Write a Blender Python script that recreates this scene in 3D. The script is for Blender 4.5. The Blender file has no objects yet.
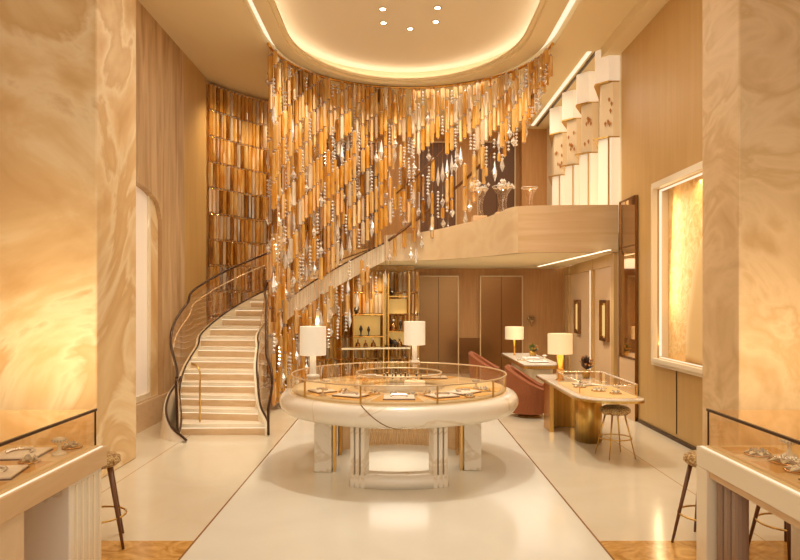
import bpy, bmesh, math, random
from mathutils import Vector, Matrix
random.seed(7)
PI = math.pi
SC = bpy.context.scene
COL = SC.collection
cos, sin, rad = math.cos, math.sin, math.radians

# ------------------------------------------------------------------ materials
def lin(c):
    return tuple((x/12.92 if x <= .04045 else ((x+.055)/1.055)**2.4) for x in c)
def hx(h):
    return lin(tuple(int(h[i:i+2], 16)/255 for i in (0, 2, 4)))
def newmat(name):
    m = bpy.data.materials.new(name); m.use_nodes = True
    nt = m.node_tree; nt.nodes.clear()
    out = nt.nodes.new('ShaderNodeOutputMaterial')
    return m, nt, out
def N(nt, t, **kw):
    n = nt.nodes.new(t)
    for k, v in kw.items():
        if k in n.inputs: n.inputs[k].default_value = v
        else: setattr(n, k, v)
    return n
def pbr(name, col, rough=.5, metal=0., bump=None, coat=0., emit=None, estr=0.):
    m, nt, out = newmat(name)
    p = nt.nodes.new('ShaderNodeBsdfPrincipled')
    p.inputs['Base Color'].default_value = (*hx(col), 1)
    p.inputs['Roughness'].default_value = rough
    p.inputs['Metallic'].default_value = metal
    p.inputs['Coat Weight'].default_value = coat
    p.inputs['Coat Roughness'].default_value = .05
    if emit:
        p.inputs['Emission Color'].default_value = (*hx(emit), 1)
        p.inputs['Emission Strength'].default_value = estr
    nt.links.new(p.outputs[0], out.inputs[0])
    if bump:
        tc = nt.nodes.new('ShaderNodeTexCoord'); nz = nt.nodes.new('ShaderNodeTexNoise')
        nz.inputs['Scale'].default_value = bump[0]
        b = nt.nodes.new('ShaderNodeBump'); b.inputs['Strength'].default_value = bump[1]; b.inputs['Distance'].default_value = .02
        nt.links.new(tc.outputs['Object'], nz.inputs['Vector']); nt.links.new(nz.outputs[0], b.inputs['Height'])
        nt.links.new(b.outputs[0], p.inputs['Normal'])
    return m
def veined(name, stops, scale=(1, 1, 1), nscale=1.2, dist=2.5, detail=6, rough=.3, bump=0., wave=None, coat=0., rot=(0, 0, 0), metal=0.):
    """stops = [(pos, hex), ...]; stone or timber figure driven by distorted noise or a wave"""
    m, nt, out = newmat(name)
    p = nt.nodes.new('ShaderNodeBsdfPrincipled')
    p.inputs['Roughness'].default_value = rough; p.inputs['Coat Weight'].default_value = coat
    p.inputs['Coat Roughness'].default_value = .04; p.inputs['Metallic'].default_value = metal
    tc = nt.nodes.new('ShaderNodeTexCoord'); mp = nt.nodes.new('ShaderNodeMapping')
    mp.inputs['Scale'].default_value = scale; mp.inputs['Rotation'].default_value = rot
    nt.links.new(tc.outputs['Object'], mp.inputs['Vector'])
    if wave:
        w = nt.nodes.new('ShaderNodeTexWave'); w.inputs['Scale'].default_value = wave[0]
        w.inputs['Distortion'].default_value = wave[1]; w.inputs['Detail'].default_value = detail
        w.inputs['Detail Scale'].default_value = wave[2]; w.bands_direction = 'X'
        src = w
    else:
        src = nt.nodes.new('ShaderNodeTexNoise'); src.inputs['Scale'].default_value = nscale
        src.inputs['Detail'].default_value = detail; src.inputs['Distortion'].default_value = dist
    nt.links.new(mp.outputs[0], src.inputs['Vector'])
    r = nt.nodes.new('ShaderNodeValToRGB')
    while len(r.color_ramp.elements) < len(stops): r.color_ramp.elements.new(.5)
    for e, (pos, c) in zip(r.color_ramp.elements, stops):
        e.position = pos; e.color = (*hx(c), 1)
    fac = 'Factor' if 'Factor' in src.outputs else 'Fac'
    nt.links.new(src.outputs[fac], r.inputs[0])
    nt.links.new(r.outputs[0], p.inputs['Base Color'])
    if bump:
        b = nt.nodes.new('ShaderNodeBump'); b.inputs['Strength'].default_value = bump; b.inputs['Distance'].default_value = .03
        nt.links.new(src.outputs[fac], b.inputs['Height']); nt.links.new(b.outputs[0], p.inputs['Normal'])
    nt.links.new(p.outputs[0], out.inputs[0])
    return m
def glassy(name, tint='fffaf0', ior=1.45, rough=0., base=.02):
    m, nt, out = newmat(name)
    tr = N(nt, 'ShaderNodeBsdfTransparent'); tr.inputs[0].default_value = (*hx(tint), 1)
    gl = N(nt, 'ShaderNodeBsdfGlossy'); gl.inputs['Roughness'].default_value = rough
    gl.inputs[0].default_value = (1, .95, .88, 1)
    lw = N(nt, 'ShaderNodeLayerWeight'); lw.inputs[0].default_value = .5
    pw = N(nt, 'ShaderNodeMath', operation='POWER'); pw.inputs[1].default_value = 4.5
    nt.links.new(lw.outputs['Facing'], pw.inputs[0])
    mx = nt.nodes.new('ShaderNodeMixShader')
    f0 = ((ior-1)/(ior+1))**2*1.6
    ma = N(nt, 'ShaderNodeMath', operation='MULTIPLY_ADD'); ma.inputs[1].default_value = .6; ma.inputs[2].default_value = base+f0; ma.use_clamp = True
    nt.links.new(pw.outputs[0], ma.inputs[0]); nt.links.new(ma.outputs[0], mx.inputs[0])
    nt.links.new(tr.outputs[0], mx.inputs[1]); nt.links.new(gl.outputs[0], mx.inputs[2])
    nt.links.new(mx.outputs[0], out.inputs[0])
    return m
def amber(name, deep, pale, clear=.35, gloss=.11):
    """coloured cast glass: some light passes, some scatters inside, some glints"""
    m, nt, out = newmat(name)
    tc = nt.nodes.new('ShaderNodeNewGeometry'); mp = nt.nodes.new('ShaderNodeMapping')
    mp.inputs['Scale'].default_value = (16, 16, 3)
    nz = nt.nodes.new('ShaderNodeTexNoise'); nz.inputs['Scale'].default_value = 1.; nz.inputs['Detail'].default_value = 2
    nt.links.new(tc.outputs['Position'], mp.inputs[0]); nt.links.new(mp.outputs[0], nz.inputs['Vector'])
    r = nt.nodes.new('ShaderNodeValToRGB')
    r.color_ramp.elements[0].position = .38; r.color_ramp.elements[0].color = (*hx(deep), 1)
    r.color_ramp.elements[1].position = .62; r.color_ramp.elements[1].color = (*hx(pale), 1)
    nt.links.new(nz.outputs[0], r.inputs[0])
    tr = N(nt, 'ShaderNodeBsdfTransparent'); tl = N(nt, 'ShaderNodeBsdfTranslucent'); df = N(nt, 'ShaderNodeBsdfDiffuse')
    gl = N(nt, 'ShaderNodeBsdfGlossy'); gl.inputs['Roughness'].default_value = .06; gl.inputs[0].default_value = (1, .86, .62, 1)
    for s in (tl, df): nt.links.new(r.outputs[0], s.inputs[0])
    pale_ = nt.nodes.new('ShaderNodeMix'); pale_.data_type = 'RGBA'; pale_.inputs[0].default_value = .55; pale_.inputs[7].default_value = (1, .96, .88, 1)
    nt.links.new(r.outputs[0], pale_.inputs[6]); nt.links.new(pale_.outputs[2], tr.inputs[0])
    a = nt.nodes.new('ShaderNodeMixShader'); a.inputs[0].default_value = .55
    nt.links.new(tl.outputs[0], a.inputs[1]); nt.links.new(df.outputs[0], a.inputs[2])
    b = nt.nodes.new('ShaderNodeMixShader'); b.inputs[0].default_value = clear
    nt.links.new(a.outputs[0], b.inputs[1]); nt.links.new(tr.outputs[0], b.inputs[2])
    c = nt.nodes.new('ShaderNodeMixShader')
    lw = N(nt, 'ShaderNodeLayerWeight'); lw.inputs[0].default_value = .3
    ma = N(nt, 'ShaderNodeMath', operation='MULTIPLY_ADD'); ma.inputs[1].default_value = .35; ma.inputs[2].default_value = gloss; ma.use_clamp = True
    nt.links.new(lw.outputs['Facing'], ma.inputs[0]); nt.links.new(ma.outputs[0], c.inputs[0])
    nt.links.new(b.outputs[0], c.inputs[1]); nt.links.new(gl.outputs[0], c.inputs[2])
    nt.links.new(c.outputs[0], out.inputs[0])
    return m
def crystal():
    m, nt, out = newmat('cut_crystal')
    tr = N(nt, 'ShaderNodeBsdfTransparent'); df = N(nt, 'ShaderNodeBsdfDiffuse'); gl = N(nt, 'ShaderNodeBsdfGlossy')
    tr.inputs[0].default_value = (.97, .95, .92, 1); df.inputs[0].default_value = (.95, .93, .9, 1)
    gl.inputs[0].default_value = (1, .98, .95, 1); gl.inputs['Roughness'].default_value = .05
    a = nt.nodes.new('ShaderNodeMixShader'); a.inputs[0].default_value = .38
    nt.links.new(tr.outputs[0], a.inputs[1]); nt.links.new(df.outputs[0], a.inputs[2])
    b = nt.nodes.new('ShaderNodeMixShader'); b.inputs[0].default_value = .32
    nt.links.new(a.outputs[0], b.inputs[1]); nt.links.new(gl.outputs[0], b.inputs[2]); nt.links.new(b.outputs[0], out.inputs[0])
    return m
def emis(name, col, s):
    m, nt, out = newmat(name)
    e = nt.nodes.new('ShaderNodeEmission'); e.inputs[0].default_value = (*hx(col), 1); e.inputs[1].default_value = s
    nt.links.new(e.outputs[0], out.inputs[0]); return m

WARM = 'ffd9a0'
M = {}
M['ceil'] = pbr('ceiling_plaster', 'efdab0', .75)
M['dome'] = pbr('dome_plaster', 'eadbc2', .8)
M['stone'] = veined('ribbed_onyx_stone', [(.30, 'd2a870'), (.43, 'e4c28e'), (.5, 'f0d8ae'), (.55, 'd8b27c'), (.7, 'eacf9f')], scale=(1, 1, .8), nscale=.5, dist=2.2, detail=7, rough=.5, bump=.2)
M['stoneR'] = veined('pale_travertine', [(.30, 'c8a473'), (.45, 'dfc094'), (.52, 'd0ad7c'), (.6, 'e2c59a'), (.75, 'c9a674')], scale=(1, 1, 1.3), nscale=1.1, dist=1.0, detail=8, rough=.5, bump=.15)
M['carved'] = veined('carved_plaster', [(.3, 'b08b62'), (.5, 'c8a67c'), (.7, 'd8b88e')], scale=(1, 3.2, .42), rough=.6, bump=.5, nscale=1.5, dist=.8, detail=5, rot=(-.35, 0, 0))
M['wood'] = veined('blond_wood', [(.2, 'c49b5c'), (.5, 'c9a164'), (.8, 'cfa96e')], scale=(5, 5, .35), nscale=1.6, dist=1., detail=5, rough=.45)
M['woodh'] = veined('blond_wood_horizontal', [(.2, 'cfa974'), (.5, 'dab688'), (.8, 'e2c398')], scale=(.35, 1, 6), nscale=1.2, dist=1.4, detail=5, rough=.4)
M['tan'] = veined('tan_leather_wall', [(.3, 'c08c54'), (.6, 'c9965e'), (.8, 'cf9d66')], scale=(8, 8, .6), nscale=2, dist=.4, rough=.55)
M['tanlt'] = pbr('beige_wall_panel', 'd8b48a', .4)
M['fascia'] = veined('fascia_marble', [(.3, 'd9b98e'), (.5, 'e3c8a0'), (.7, 'dabb90')], scale=(1, 1, 1), nscale=1.4, dist=1.1, detail=7, rough=.35, rot=(0, .7, 0))
M['marble'] = veined('white_veined_marble', [(.0, 'f2e8d8'), (.47, 'efe3d0'), (.495, 'dfcbae'), (.51, 'efe3d0'), (1., 'f4ebdc')], nscale=1.1, dist=.9, detail=4, rough=.22, coat=.3, rot=(.3, .4, .5))
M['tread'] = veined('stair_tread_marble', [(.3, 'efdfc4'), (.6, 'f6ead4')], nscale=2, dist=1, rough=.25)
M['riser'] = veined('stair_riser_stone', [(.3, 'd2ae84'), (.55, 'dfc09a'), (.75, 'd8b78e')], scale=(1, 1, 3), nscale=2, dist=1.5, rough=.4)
M['brass'] = pbr('polished_brass', 'd9a657', .22, 1.)
M['brassd'] = veined('brushed_brass', [(.3, 'c39a4e'), (.7, 'd8b368')], scale=(30, 30, .5), nscale=1, dist=0, rough=.32, metal=1.)
M['bronze'] = veined('brushed_bronze_door', [(.3, '8d6740'), (.7, '916b44')], scale=(.3, 1, 20), nscale=1, dist=.2, rough=.24, metal=1.)
M['frame'] = pbr('pale_brass_frame', 'dcc19a', .4, .5)
M['darkmetal'] = pbr('dark_bronze_metal', '4a3220', .3, .7)
M['ddark'] = pbr('dark_walnut_door', '6b482c', .4)
M['gold'] = pbr('gold_leather_lining', 'e9c88e', .5)
M['pad'] = pbr('gold_suede_pad', 'd8a658', .6)
M['deck'] = pbr('cream_gold_lining', 'ecd6ac', .5)
M['cream'] = pbr('cream_suede', 'f3e6cc', .6)
M['creamp'] = pbr('cream_lacquer', 'efe0c4', .35)
M['white'] = pbr('white_ceramic', 'f4ede2', .4)
M['terra'] = pbr('terracotta_velvet', '96552f', .8, bump=(40, .3))
M['rope'] = None
M['hoop'] = pbr('bronze_hoop', '6e4c30', .3, .8)
M['taupe'] = pbr('taupe_lacquer', '927660', .35)
M['walnut'] = pbr('walnut_leg', '6e4526', .4)
M['gem'] = crystal()
M['glass'] = glassy('case_glass', 'fffaf2', 1.4, 0, .0)
M['glassr'] = glassy('stair_glass', 'fff6ea', 1.5, 0, .03)
M['mirror'] = pbr('bronze_mirror', 'd8b78c', .05, 1.)
M['goldrelief'] = veined('gold_leaf_relief', [(.3, 'e2b062'), (.5, 'edc684'), (.7, 'f2d69e')], nscale=5, dist=2, rough=.45, bump=.6)
M['silver'] = pbr('silver_cap', 'e8dcc8', .15, 1.)
M['leaf'] = pbr('green_leaf', '6f7a35', .5)
M['darkleaf'] = pbr('dark_purple_leaf', '4a2c1c', .5)
M['petal'] = pbr('copper_petal', 'c8873f', .5)
M['black'] = pbr('black_resin', '2a1c14', .35)
M['led'] = emis('warm_led', 'ffe8c4', 2.5)
M['ledslot'] = emis('warm_led_slot', 'ffe8c4', 1.3)
M['ledcove'] = emis('cove_led', 'fff4e6', 6)
M['ledstep'] = emis('step_led', 'ffeccc', 1.5)
M['niche_led'] = emis('amber_niche_led', 'ffcf80', 1.0)
M['spot'] = emis('downlight_glow', 'fff0d8', 14)
M['litpanel'] = pbr('backlit_white_panel', 'f6e8cd', .5, emit='ffecd0', estr=.35)
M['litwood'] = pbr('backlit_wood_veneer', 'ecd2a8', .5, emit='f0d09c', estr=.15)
M['litpane'] = pbr('backlit_window_pane', 'eedcc2', .4, emit='f5e6d2', estr=.22)
M['shade'] = pbr('lamp_shade_fabric', 'f6ecd8', .8, emit='fff0d6', estr=.25)
M['shadey'] = pbr('lamp_shade_ivory', 'efdcb4', .8, emit='ffe6b4', estr=.28)
M['litgold'] = pbr('backlit_gold_glass', 'f0c87c', .4, emit='ffc565', estr=.28)
AMB = [amber('amber_glass_honey', 'e8a438', 'fed070', .24), amber('amber_glass_gold', 'f4c064', 'ffe2a2', .28),
       amber('amber_glass_smoky', '8a4e10', 'cc8a30', .25), amber('amber_glass_rose', 'f0d8b6', 'fff4e2', .4)]
def rope_mat():
    m, nt, out = newmat('woven_gold_cord')
    p = nt.nodes.new('ShaderNodeBsdfPrincipled'); p.inputs['Roughness'].default_value = .5
    tc = nt.nodes.new('ShaderNodeTexCoord'); v = nt.nodes.new('ShaderNodeTexVoronoi'); v.inputs['Scale'].default_value = 48
    r = nt.nodes.new('ShaderNodeValToRGB'); r.color_ramp.elements[0].color = (*hx('f2d08e'), 1); r.color_ramp.elements[1].color = (*hx('8a5a24'), 1)
    r.color_ramp.elements[1].position = .85
    b = nt.nodes.new('ShaderNodeBump'); b.inputs['Strength'].default_value = .8; b.inputs['Distance'].default_value = .02; b.invert = True
    nt.links.new(tc.outputs['Object'], v.inputs['Vector']); nt.links.new(v.outputs['Distance'], r.inputs[0])
    nt.links.new(r.outputs[0], p.inputs['Base Color']); nt.links.new(v.outputs['Distance'], b.inputs['Height'])
    nt.links.new(b.outputs[0], p.inputs['Normal']); nt.links.new(p.outputs[0], out.inputs[0]); return m
M['rope'] = rope_mat()
def floor_mat():
    m, nt, out = newmat('polished_marble_floor')
    L = nt.links.new
    p = nt.nodes.new('ShaderNodeBsdfPrincipled'); p.inputs['Roughness'].default_value = .15
    tc = nt.nodes.new('ShaderNodeTexCoord'); sx = nt.nodes.new('ShaderNodeSeparateXYZ'); L(tc.outputs['Object'], sx.inputs[0])
    nz = N(nt, 'ShaderNodeTexNoise'); nz.inputs['Scale'].default_value = .8; nz.inputs['Distortion'].default_value = 2; nz.inputs['Detail'].default_value = 6
    L(tc.outputs['Object'], nz.inputs['Vector'])
    def ramp(a, b):
        r = nt.nodes.new('ShaderNodeValToRGB'); r.color_ramp.elements[0].color = (*hx(a), 1); r.color_ramp.elements[1].color = (*hx(b), 1)
        r.color_ramp.elements[0].position = .3; r.color_ramp.elements[1].position = .7; L(nz.outputs[0], r.inputs[0]); return r
    centre, side = ramp('ddd6c6', 'e4dece'), ramp('d6c6aa', 'dccfb6')
    n2 = N(nt, 'ShaderNodeTexNoise'); n2.inputs['Scale'].default_value = 3.5; n2.inputs['Distortion'].default_value = 3; n2.inputs['Detail'].default_value = 8
    L(tc.outputs['Object'], n2.inputs['Vector'])
    on = nt.nodes.new('ShaderNodeValToRGB'); on.color_ramp.elements[0].color = (*hx('b07a34'), 1); on.color_ramp.elements[1].color = (*hx('d9a860'), 1)
    on.color_ramp.elements[0].position = .35; on.color_ramp.elements[1].position = .65; L(n2.outputs[0], on.inputs[0])
    def math_(op, a, b):
        n = N(nt, 'ShaderNodeMath', operation=op)
        for i, v in enumerate((a, b)):
            if isinstance(v, (int, float)): n.inputs[i].default_value = v
            else: L(v, n.inputs[i])
        return n.outputs[0]
    def mix(f, a, b):
        n = nt.nodes.new('ShaderNodeMix'); n.data_type = 'RGBA'
        L(f, n.inputs[0])
        for s, v in ((6, a), (7, b)):
            if isinstance(v, str): n.inputs[s].default_value = (*hx(v), 1)
            else: L(v, n.inputs[s])
        return n.outputs[2]
    ax = math_('ABSOLUTE', math_('ADD', sx.outputs[0], .02), 0)
    outside = math_('GREATER_THAN', ax, 1.665)
    c = mix(outside, centre.outputs[0], side.outputs[0])
    front = math_('MULTIPLY', outside, math_('LESS_THAN', sx.outputs[1], 5.46))
    c = mix(front, c, on.outputs[0])
    line = math_('LESS_THAN', math_('ABSOLUTE', math_('SUBTRACT', ax, 1.668), 0), .009)
    c = mix(line, c, '8a5f34')
    # fine joints between the big slabs outside the runner
    jy = math_('LESS_THAN', math_('ABSOLUTE', math_('SUBTRACT', math_('MODULO', sx.outputs[1], 2.4), 1.2), 0), .004)
    jx = math_('LESS_THAN', math_('ABSOLUTE', math_('SUBTRACT', ax, 3.05), 0), .006)
    c = mix(math_('MULTIPLY', math_('MAXIMUM', jx, 0), 1.), c, 'b8946a')
    L(c, p.inputs['Base Color']); L(p.outputs[0], out.inputs[0])
    return m
M['floor'] = floor_mat()

# ------------------------------------------------------------------ mesh helpers
class MB:
    def __init__(s): s.v = []; s.f = []; s.mi = []; s.sm = []
    def add(s, vs, fs, mi=0, smooth=False):
        o = len(s.v); s.v += [tuple(v) for v in vs]
        for f in fs: s.f.append([o+i for i in f]); s.mi.append(mi); s.sm.append(smooth)
        return s
    def box(s, x0, y0, z0, x1, y1, z1, mi=0, mtx=None):
        vs = [Vector((x, y, z)) for z in (z0, z1) for y in (y0, y1) for x in (x0, x1)]
        if mtx is not None: vs = [mtx @ v for v in vs]
        return s.add(vs, [(0, 2, 3, 1), (4, 5, 7, 6), (0, 1, 5, 4), (2, 6, 7, 3), (0, 4, 6, 2), (1, 3, 7, 5)], mi)
    def tube(s, pts, r, n=8, mi=0, cap=True, rr=None, smooth=True):
        pts = [Vector(p) for p in pts]; rings = []
        up0 = None
        for i, p in enumerate(pts):
            d = (pts[min(i+1, len(pts)-1)] - pts[max(i-1, 0)])
            d = d.normalized() if d.length > 1e-9 else Vector((0, 0, 1))
            if up0 is None:
                up0 = Vector((0, 0, 1)) if abs(d.z) < .9 else Vector((1, 0, 0))
            a = d.cross(up0)
            if a.length < 1e-3: a = d.cross(Vector((0, 1, 0)))
            a.normalize(); b = a.cross(d); up0 = b if abs(b.length) > .1 else up0
            R = rr[i] if rr else r
            rings.append([p + a*(R*cos(2*PI*k/n)) + b*(R*sin(2*PI*k/n)) for k in range(n)])
        vs = [v for rg in rings for v in rg]
        fs = [(i*n+k, i*n+(k+1) % n, (i+1)*n+(k+1) % n, (i+1)*n+k) for i in range(len(pts)-1) for k in range(n)]
        s.add(vs, fs, mi, smooth)
        if cap:
            o = len(s.v)-len(vs)
            s.f.append([o+k for k in range(n)][::-1]); s.f.append([o+(len(pts)-1)*n+k for k in range(n)])
            s.mi += [mi, mi]; s.sm += [False, False]
        return s
    def lathe(s, prof, n=24, c=(0, 0, 0), mi=0, smooth=True, a0=0., a1=2*PI, closed=False, sx=1., sy=1.):
        full = abs(a1-a0-2*PI) < 1e-6; m = n if full else n+1
        vs = []
        for k in range(m):
            a = a0+(a1-a0)*k/n
            for r, z in prof: vs.append((c[0]+r*cos(a)*sx, c[1]+r*sin(a)*sy, c[2]+z))
        q = len(prof); fs = []
        for k in range(n):
            k2 = (k+1) % m
            for i in range(q if closed else q-1):
                j = (i+1) % q
                fs.append((k*q+i, k2*q+i, k2*q+j, k*q+j))
        s.add(vs, fs, mi, smooth)
        if not full and closed:
            o = len(s.v)-len(vs)
            s.f.append([o+i for i in range(q)]); s.f.append([o+n*q+i for i in range(q)][::-1]); s.mi += [mi]*2; s.sm += [False]*2
        return s
    def prism(s, poly, z0, z1, mi=0):
        n = len(poly); vs = [(x, y, z0) for x, y in poly]+[(x, y, z1) for x, y in poly]
        fs = [tuple(range(n))[::-1], tuple(range(n, 2*n))]+[(i, (i+1) % n, n+(i+1) % n, n+i) for i in range(n)]
        return s.add(vs, fs, mi)
    def ribbon(s, a, b, mi=0, smooth=True):
        n = len(a); return s.add(list(a)+list(b), [(i, i+1, n+i+1, n+i) for i in range(n-1)], mi, smooth)
    def obj(s, name, mats, parent=None, bevel=0., seg=2, loc=None, rz=0):
        me = bpy.data.meshes.new(name); me.from_pydata(s.v, [], s.f)
        mats = mats if isinstance(mats, (list, tuple)) else [mats]
        for m in mats: me.materials.append(m)
        me.polygons.foreach_set('material_index', s.mi); me.polygons.foreach_set('use_smooth', s.sm)
        me.update()
        bm = bmesh.new(); bm.from_mesh(me); bmesh.ops.recalc_face_normals(bm, faces=bm.faces)
        if bevel:
            bm.free(); bm = bmesh.new(); bm.from_mesh(me)
            bmesh.ops.remove_doubles(bm, verts=bm.verts, dist=1e-5)
            es = [e for e in bm.edges if len(e.link_faces) == 2 and e.calc_face_angle(0) > .6]
            bmesh.ops.bevel(bm, geom=es, offset=bevel, segments=seg, affect='EDGES', profile=.5, clamp_overlap=True)
            bmesh.ops.recalc_face_normals(bm, faces=bm.faces)
        bm.to_mesh(me); bm.free()
        o = bpy.data.objects.new(name, me); COL.objects.link(o)
        if parent: o.parent = parent
        if loc: o.location = loc
        o.rotation_euler.z = rz
        return o
def thing(name, label, cat, loc=(0, 0, 0), rz=0, group=None):
    o = bpy.data.objects.new(name, None); COL.objects.link(o)
    o.empty_display_size = .1
    o.location = loc; o.rotation_euler.z = rz; return tag(o, label, cat, group)
def tag(o, label, cat, group=None, kind=None):
    o['label'] = label; o['category'] = cat
    if group: o['group'] = group
    if kind: o['kind'] = kind
    return o
def struct(o): o['kind'] = 'structure'; return o
def dup(root, loc, rz=0, label=None, scale=None):
    r = root.copy(); COL.objects.link(r); r.location = loc; r.rotation_euler.z = rz
    if label: r['label'] = label
    if scale: r.scale = scale
    def rec(a, b):
        for ch in list(a.children):
            c = ch.copy(); COL.objects.link(c); c.parent = b; rec(ch, c)
    rec(root, r)
    return r
def rrect(x0, y0, x1, y1, r, n=6):
    """rounded rectangle, r = radius per corner (ll, lr, ur, ul)"""
    if not isinstance(r, (list, tuple)): r = [r]*4
    P = []
    for (cx, cy, a, q) in ((x0, y0, PI, r[0]), (x1, y0, 1.5*PI, r[1]), (x1, y1, 0, r[2]), (x0, y1, .5*PI, r[3])):
        ox = cx+(q if cx == x0 else -q); oy = cy+(q if cy == y0 else -q)
        if q < 1e-6: P.append((cx, cy)); continue
        for k in range(n+1):
            t = a+.5*PI*k/n; P.append((ox+q*cos(t), oy+q*sin(t)))
    return P

# ------------------------------------------------------------------ dimensions
RIS = .1667
HC = 6.5                       # ceiling
XL, XR = -3.93, 3.91           # hall side walls
CX, CY, RC = .2, 11.5, 2.5     # crystal ring
MZ, MB0, PT = 3.167, 2.82, 3.65 # mezzanine floor, soffit, parapet top
YB = 17.8                      # back wall
def ring(a, r): a = rad(a); return (CX+r*cos(a), CY+r*sin(a))

# ------------------------------------------------------------------ setting
struct(MB().box(-7, -3, -.2, 7, YB+.2, 0).obj('floor', M['floor']))

# ceiling: outer field, raised ring slot, inner band, cove recess with a dome panel
def oval(t, half, back, yc, cx, yf=4.):
    """star-shaped closed outline; t in [0,2pi)"""
    x = cos(t); y = sin(t)
    if y >= 0: return (cx+half*x, yc+back*y)
    return (cx+half*math.copysign(abs(x)**.45, x), yc+(yc-yf)*-1*abs(y)**.8)
NT = 96
TS = [2*PI*k/NT for k in range(NT)]
cove = [oval(t, 2.05, 2.45, 11.3, .13) for t in TS]
covel = [oval(t, 2.12, 2.52, 11.3, .13) for t in TS]
coveo = [oval(t, 2.4, 2.8, 11.3, .13) for t in TS]
sl0 = [oval(t, 2.4, 2.56, 11.5, .18, 3.6) for t in TS]
sl1 = [oval(t, 2.56, 2.72, 11.5, .2, 3.45) for t in TS]
def outer(t, i):
    x, y = sl1[i]; dx, dy = x-.2, y-9.; ks = []
    if dx > 1e-6: ks.append((7-.2)/dx)
    if dx < -1e-6: ks.append((-7-.2)/dx)
    if dy > 1e-6: ks.append((YB+.2-9)/dy)
    if dy < -1e-6: ks.append((-3-9)/dy)
    k = min(ks); return (.2+dx*k, 9+dy*k)
out_ = [outer(t, i) for i, t in enumerate(TS)]
def loop(mb, A, za, B, zb, mi=0, smooth=False):
    n = len(A)
    mb.add([(x, y, za) for x, y in A]+[(x, y, zb) for x, y in B], [(i, (i+1) % n, n+(i+1) % n, n+i) for i in range(n)], mi, smooth)
mb = MB()
loop(mb, out_, HC, sl1, HC); loop(mb, sl1, HC, sl1, HC+.16); loop(mb, sl0, HC+.16, sl0, HC)
loop(mb, sl0, HC, covel, HC); loop(mb, covel, HC, covel, HC+.05); loop(mb, covel, HC+.05, cove, HC+.05); loop(mb, cove, HC+.05, cove, HC+.1)
loop(mb, cove, HC+.1, coveo, HC+.1); loop(mb, coveo, HC+.1, coveo, HC+.34)
for cx, cy in ((-7, -3), (7, -3), (7, YB+.2), (-7, YB+.2)):     # the corners the fan leaves out
    i = min(range(NT), key=lambda k: (math.hypot(out_[k][0]-cx, out_[k][1]-cy)))
    for j in (i-1, i, (i+1) % NT):
        a, b = out_[j % NT], out_[(j+1) % NT]
        if abs(a[0]-b[0]) > 1e-3 and abs(a[1]-b[1]) > 1e-3:
            mb.add([(a[0], a[1], HC), (b[0], b[1], HC), (cx, cy, HC)], [(0, 1, 2)])
ceiling = struct(mb.obj('ceiling', M['ceil']))
mb = MB(); n = len(coveo)
mb.add([(x, y, HC+.34) for x, y in coveo], [tuple(range(n))]); struct(mb.obj('ceiling', M['dome']))
mb = MB(); a = [oval(t, 2.30, 2.70, 11.3, .13) for t in TS]; b = [oval(t, 2.22, 2.62, 11.3, .13) for t in TS]
loop(mb, a, HC+.125, b, HC+.125); o = struct(mb.obj('trim_1', M['ledcove']))
mb = MB(); loop(mb, sl0, HC+.15, sl1, HC+.15); struct(mb.obj('trim_2', M['ledslot']))
# right bulkhead
struct(MB().box(3.62, 6.6, 6.32, 4.2, 11.9, HC+.05).obj('trim_3', M['ceil']))

# walls
def wall_x(name, x, t, y0, y1, z0, z1, mat, hole=None, arch=False):
    """wall in the plane x, thickness t (signed, away from the room), optional opening (ya,yb,za,zb)"""
    mb = MB(); xa, xb = sorted((x, x+t))
    if not hole: return struct(mb.box(xa, y0, z0, xb, y1, z1).obj(name, mat))
    ya, yb, za, zb = hole
    mb.box(xa, y0, z0, xb, ya, z1); mb.box(xa, yb, z0, xb, y1, z1); mb.box(xa, ya, z0, xb, yb, za)
    if not arch: mb.box(xa, ya, zb, xb, yb, z1)
    else:
        n = 14; yc = (ya+yb)/2; hw = (yb-ya)/2; rise = arch
        f = lambda u: zb-rise+rise*math.sqrt(max(0, 1-u*u))**.8
        for k in range(n):
            u0, u1 = -1+2*k/n, -1+2*(k+1)/n
            P = [(yc+hw*u0, f(u0)), (yc+hw*u1, f(u1)), (yc+hw*u1, z1), (yc+hw*u0, z1)]
            mb.add([(X, y, z) for X in (xa, xb) for y, z in P], [(0, 1, 2, 3), (7, 6, 5, 4), (0, 4, 5, 1), (1, 5, 6, 2), (2, 6, 7, 3), (3, 7, 4, 0)])
    return struct(mb.obj(name, mat))
wall_x('wall_left', XL, -.5, 8.3, 12.1, 0, HC, M['carved'], (8.75, 10.95, .42, 3.75), .45)
wall_x('wall_left', XL, -.5, 12.1, 13.45, 0, HC, M['wood'])
struct(MB().box(XL-.02, 8.3, 0, XL+.04, 13.2, .42).obj('baseboard_left', M['riser']))
w = struct(MB().box(-4.07, 8.75, .42, -4.04, 10.6, 3.8).obj('window_1', M['litpane']))
struct(MB().box(-4.12, 10.64, .42, -4.0, 10.95, 3.8).obj('trim_10', M['stone']))
mb = MB()
for (ya, yb, za, zb) in ((10.58, 10.64, .42, 3.75), (8.75, 10.6, .42, .5)):
    mb.box(-4.07, ya, za, -4.0, yb, zb)
o = mb.obj('window_frame', M['creamp'], w)
# pillars (corner blocks) and the front hall
struct(MB().box(-7, 7.21, 0, -3.3, 8.3, HC).obj('wall_front_left', M['stone'], bevel=.02))
struct(MB().box(3.44, 6.68, 0, 7, 7.5, HC).obj('wall_front_right', M['stoneR'], bevel=.02))
mb = MB(); mb.box(-3.298, 7.23, 0, -3.29, 7.25, HC)
struct(MB().box(-7, -3, 0, -6.8, 7.21, HC).obj('wall_entrance_left', M['stone']))
struct(MB().box(6.8, -3, 0, 7, 6.68, HC).obj('wall_entrance_right', M['stoneR']))
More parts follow.
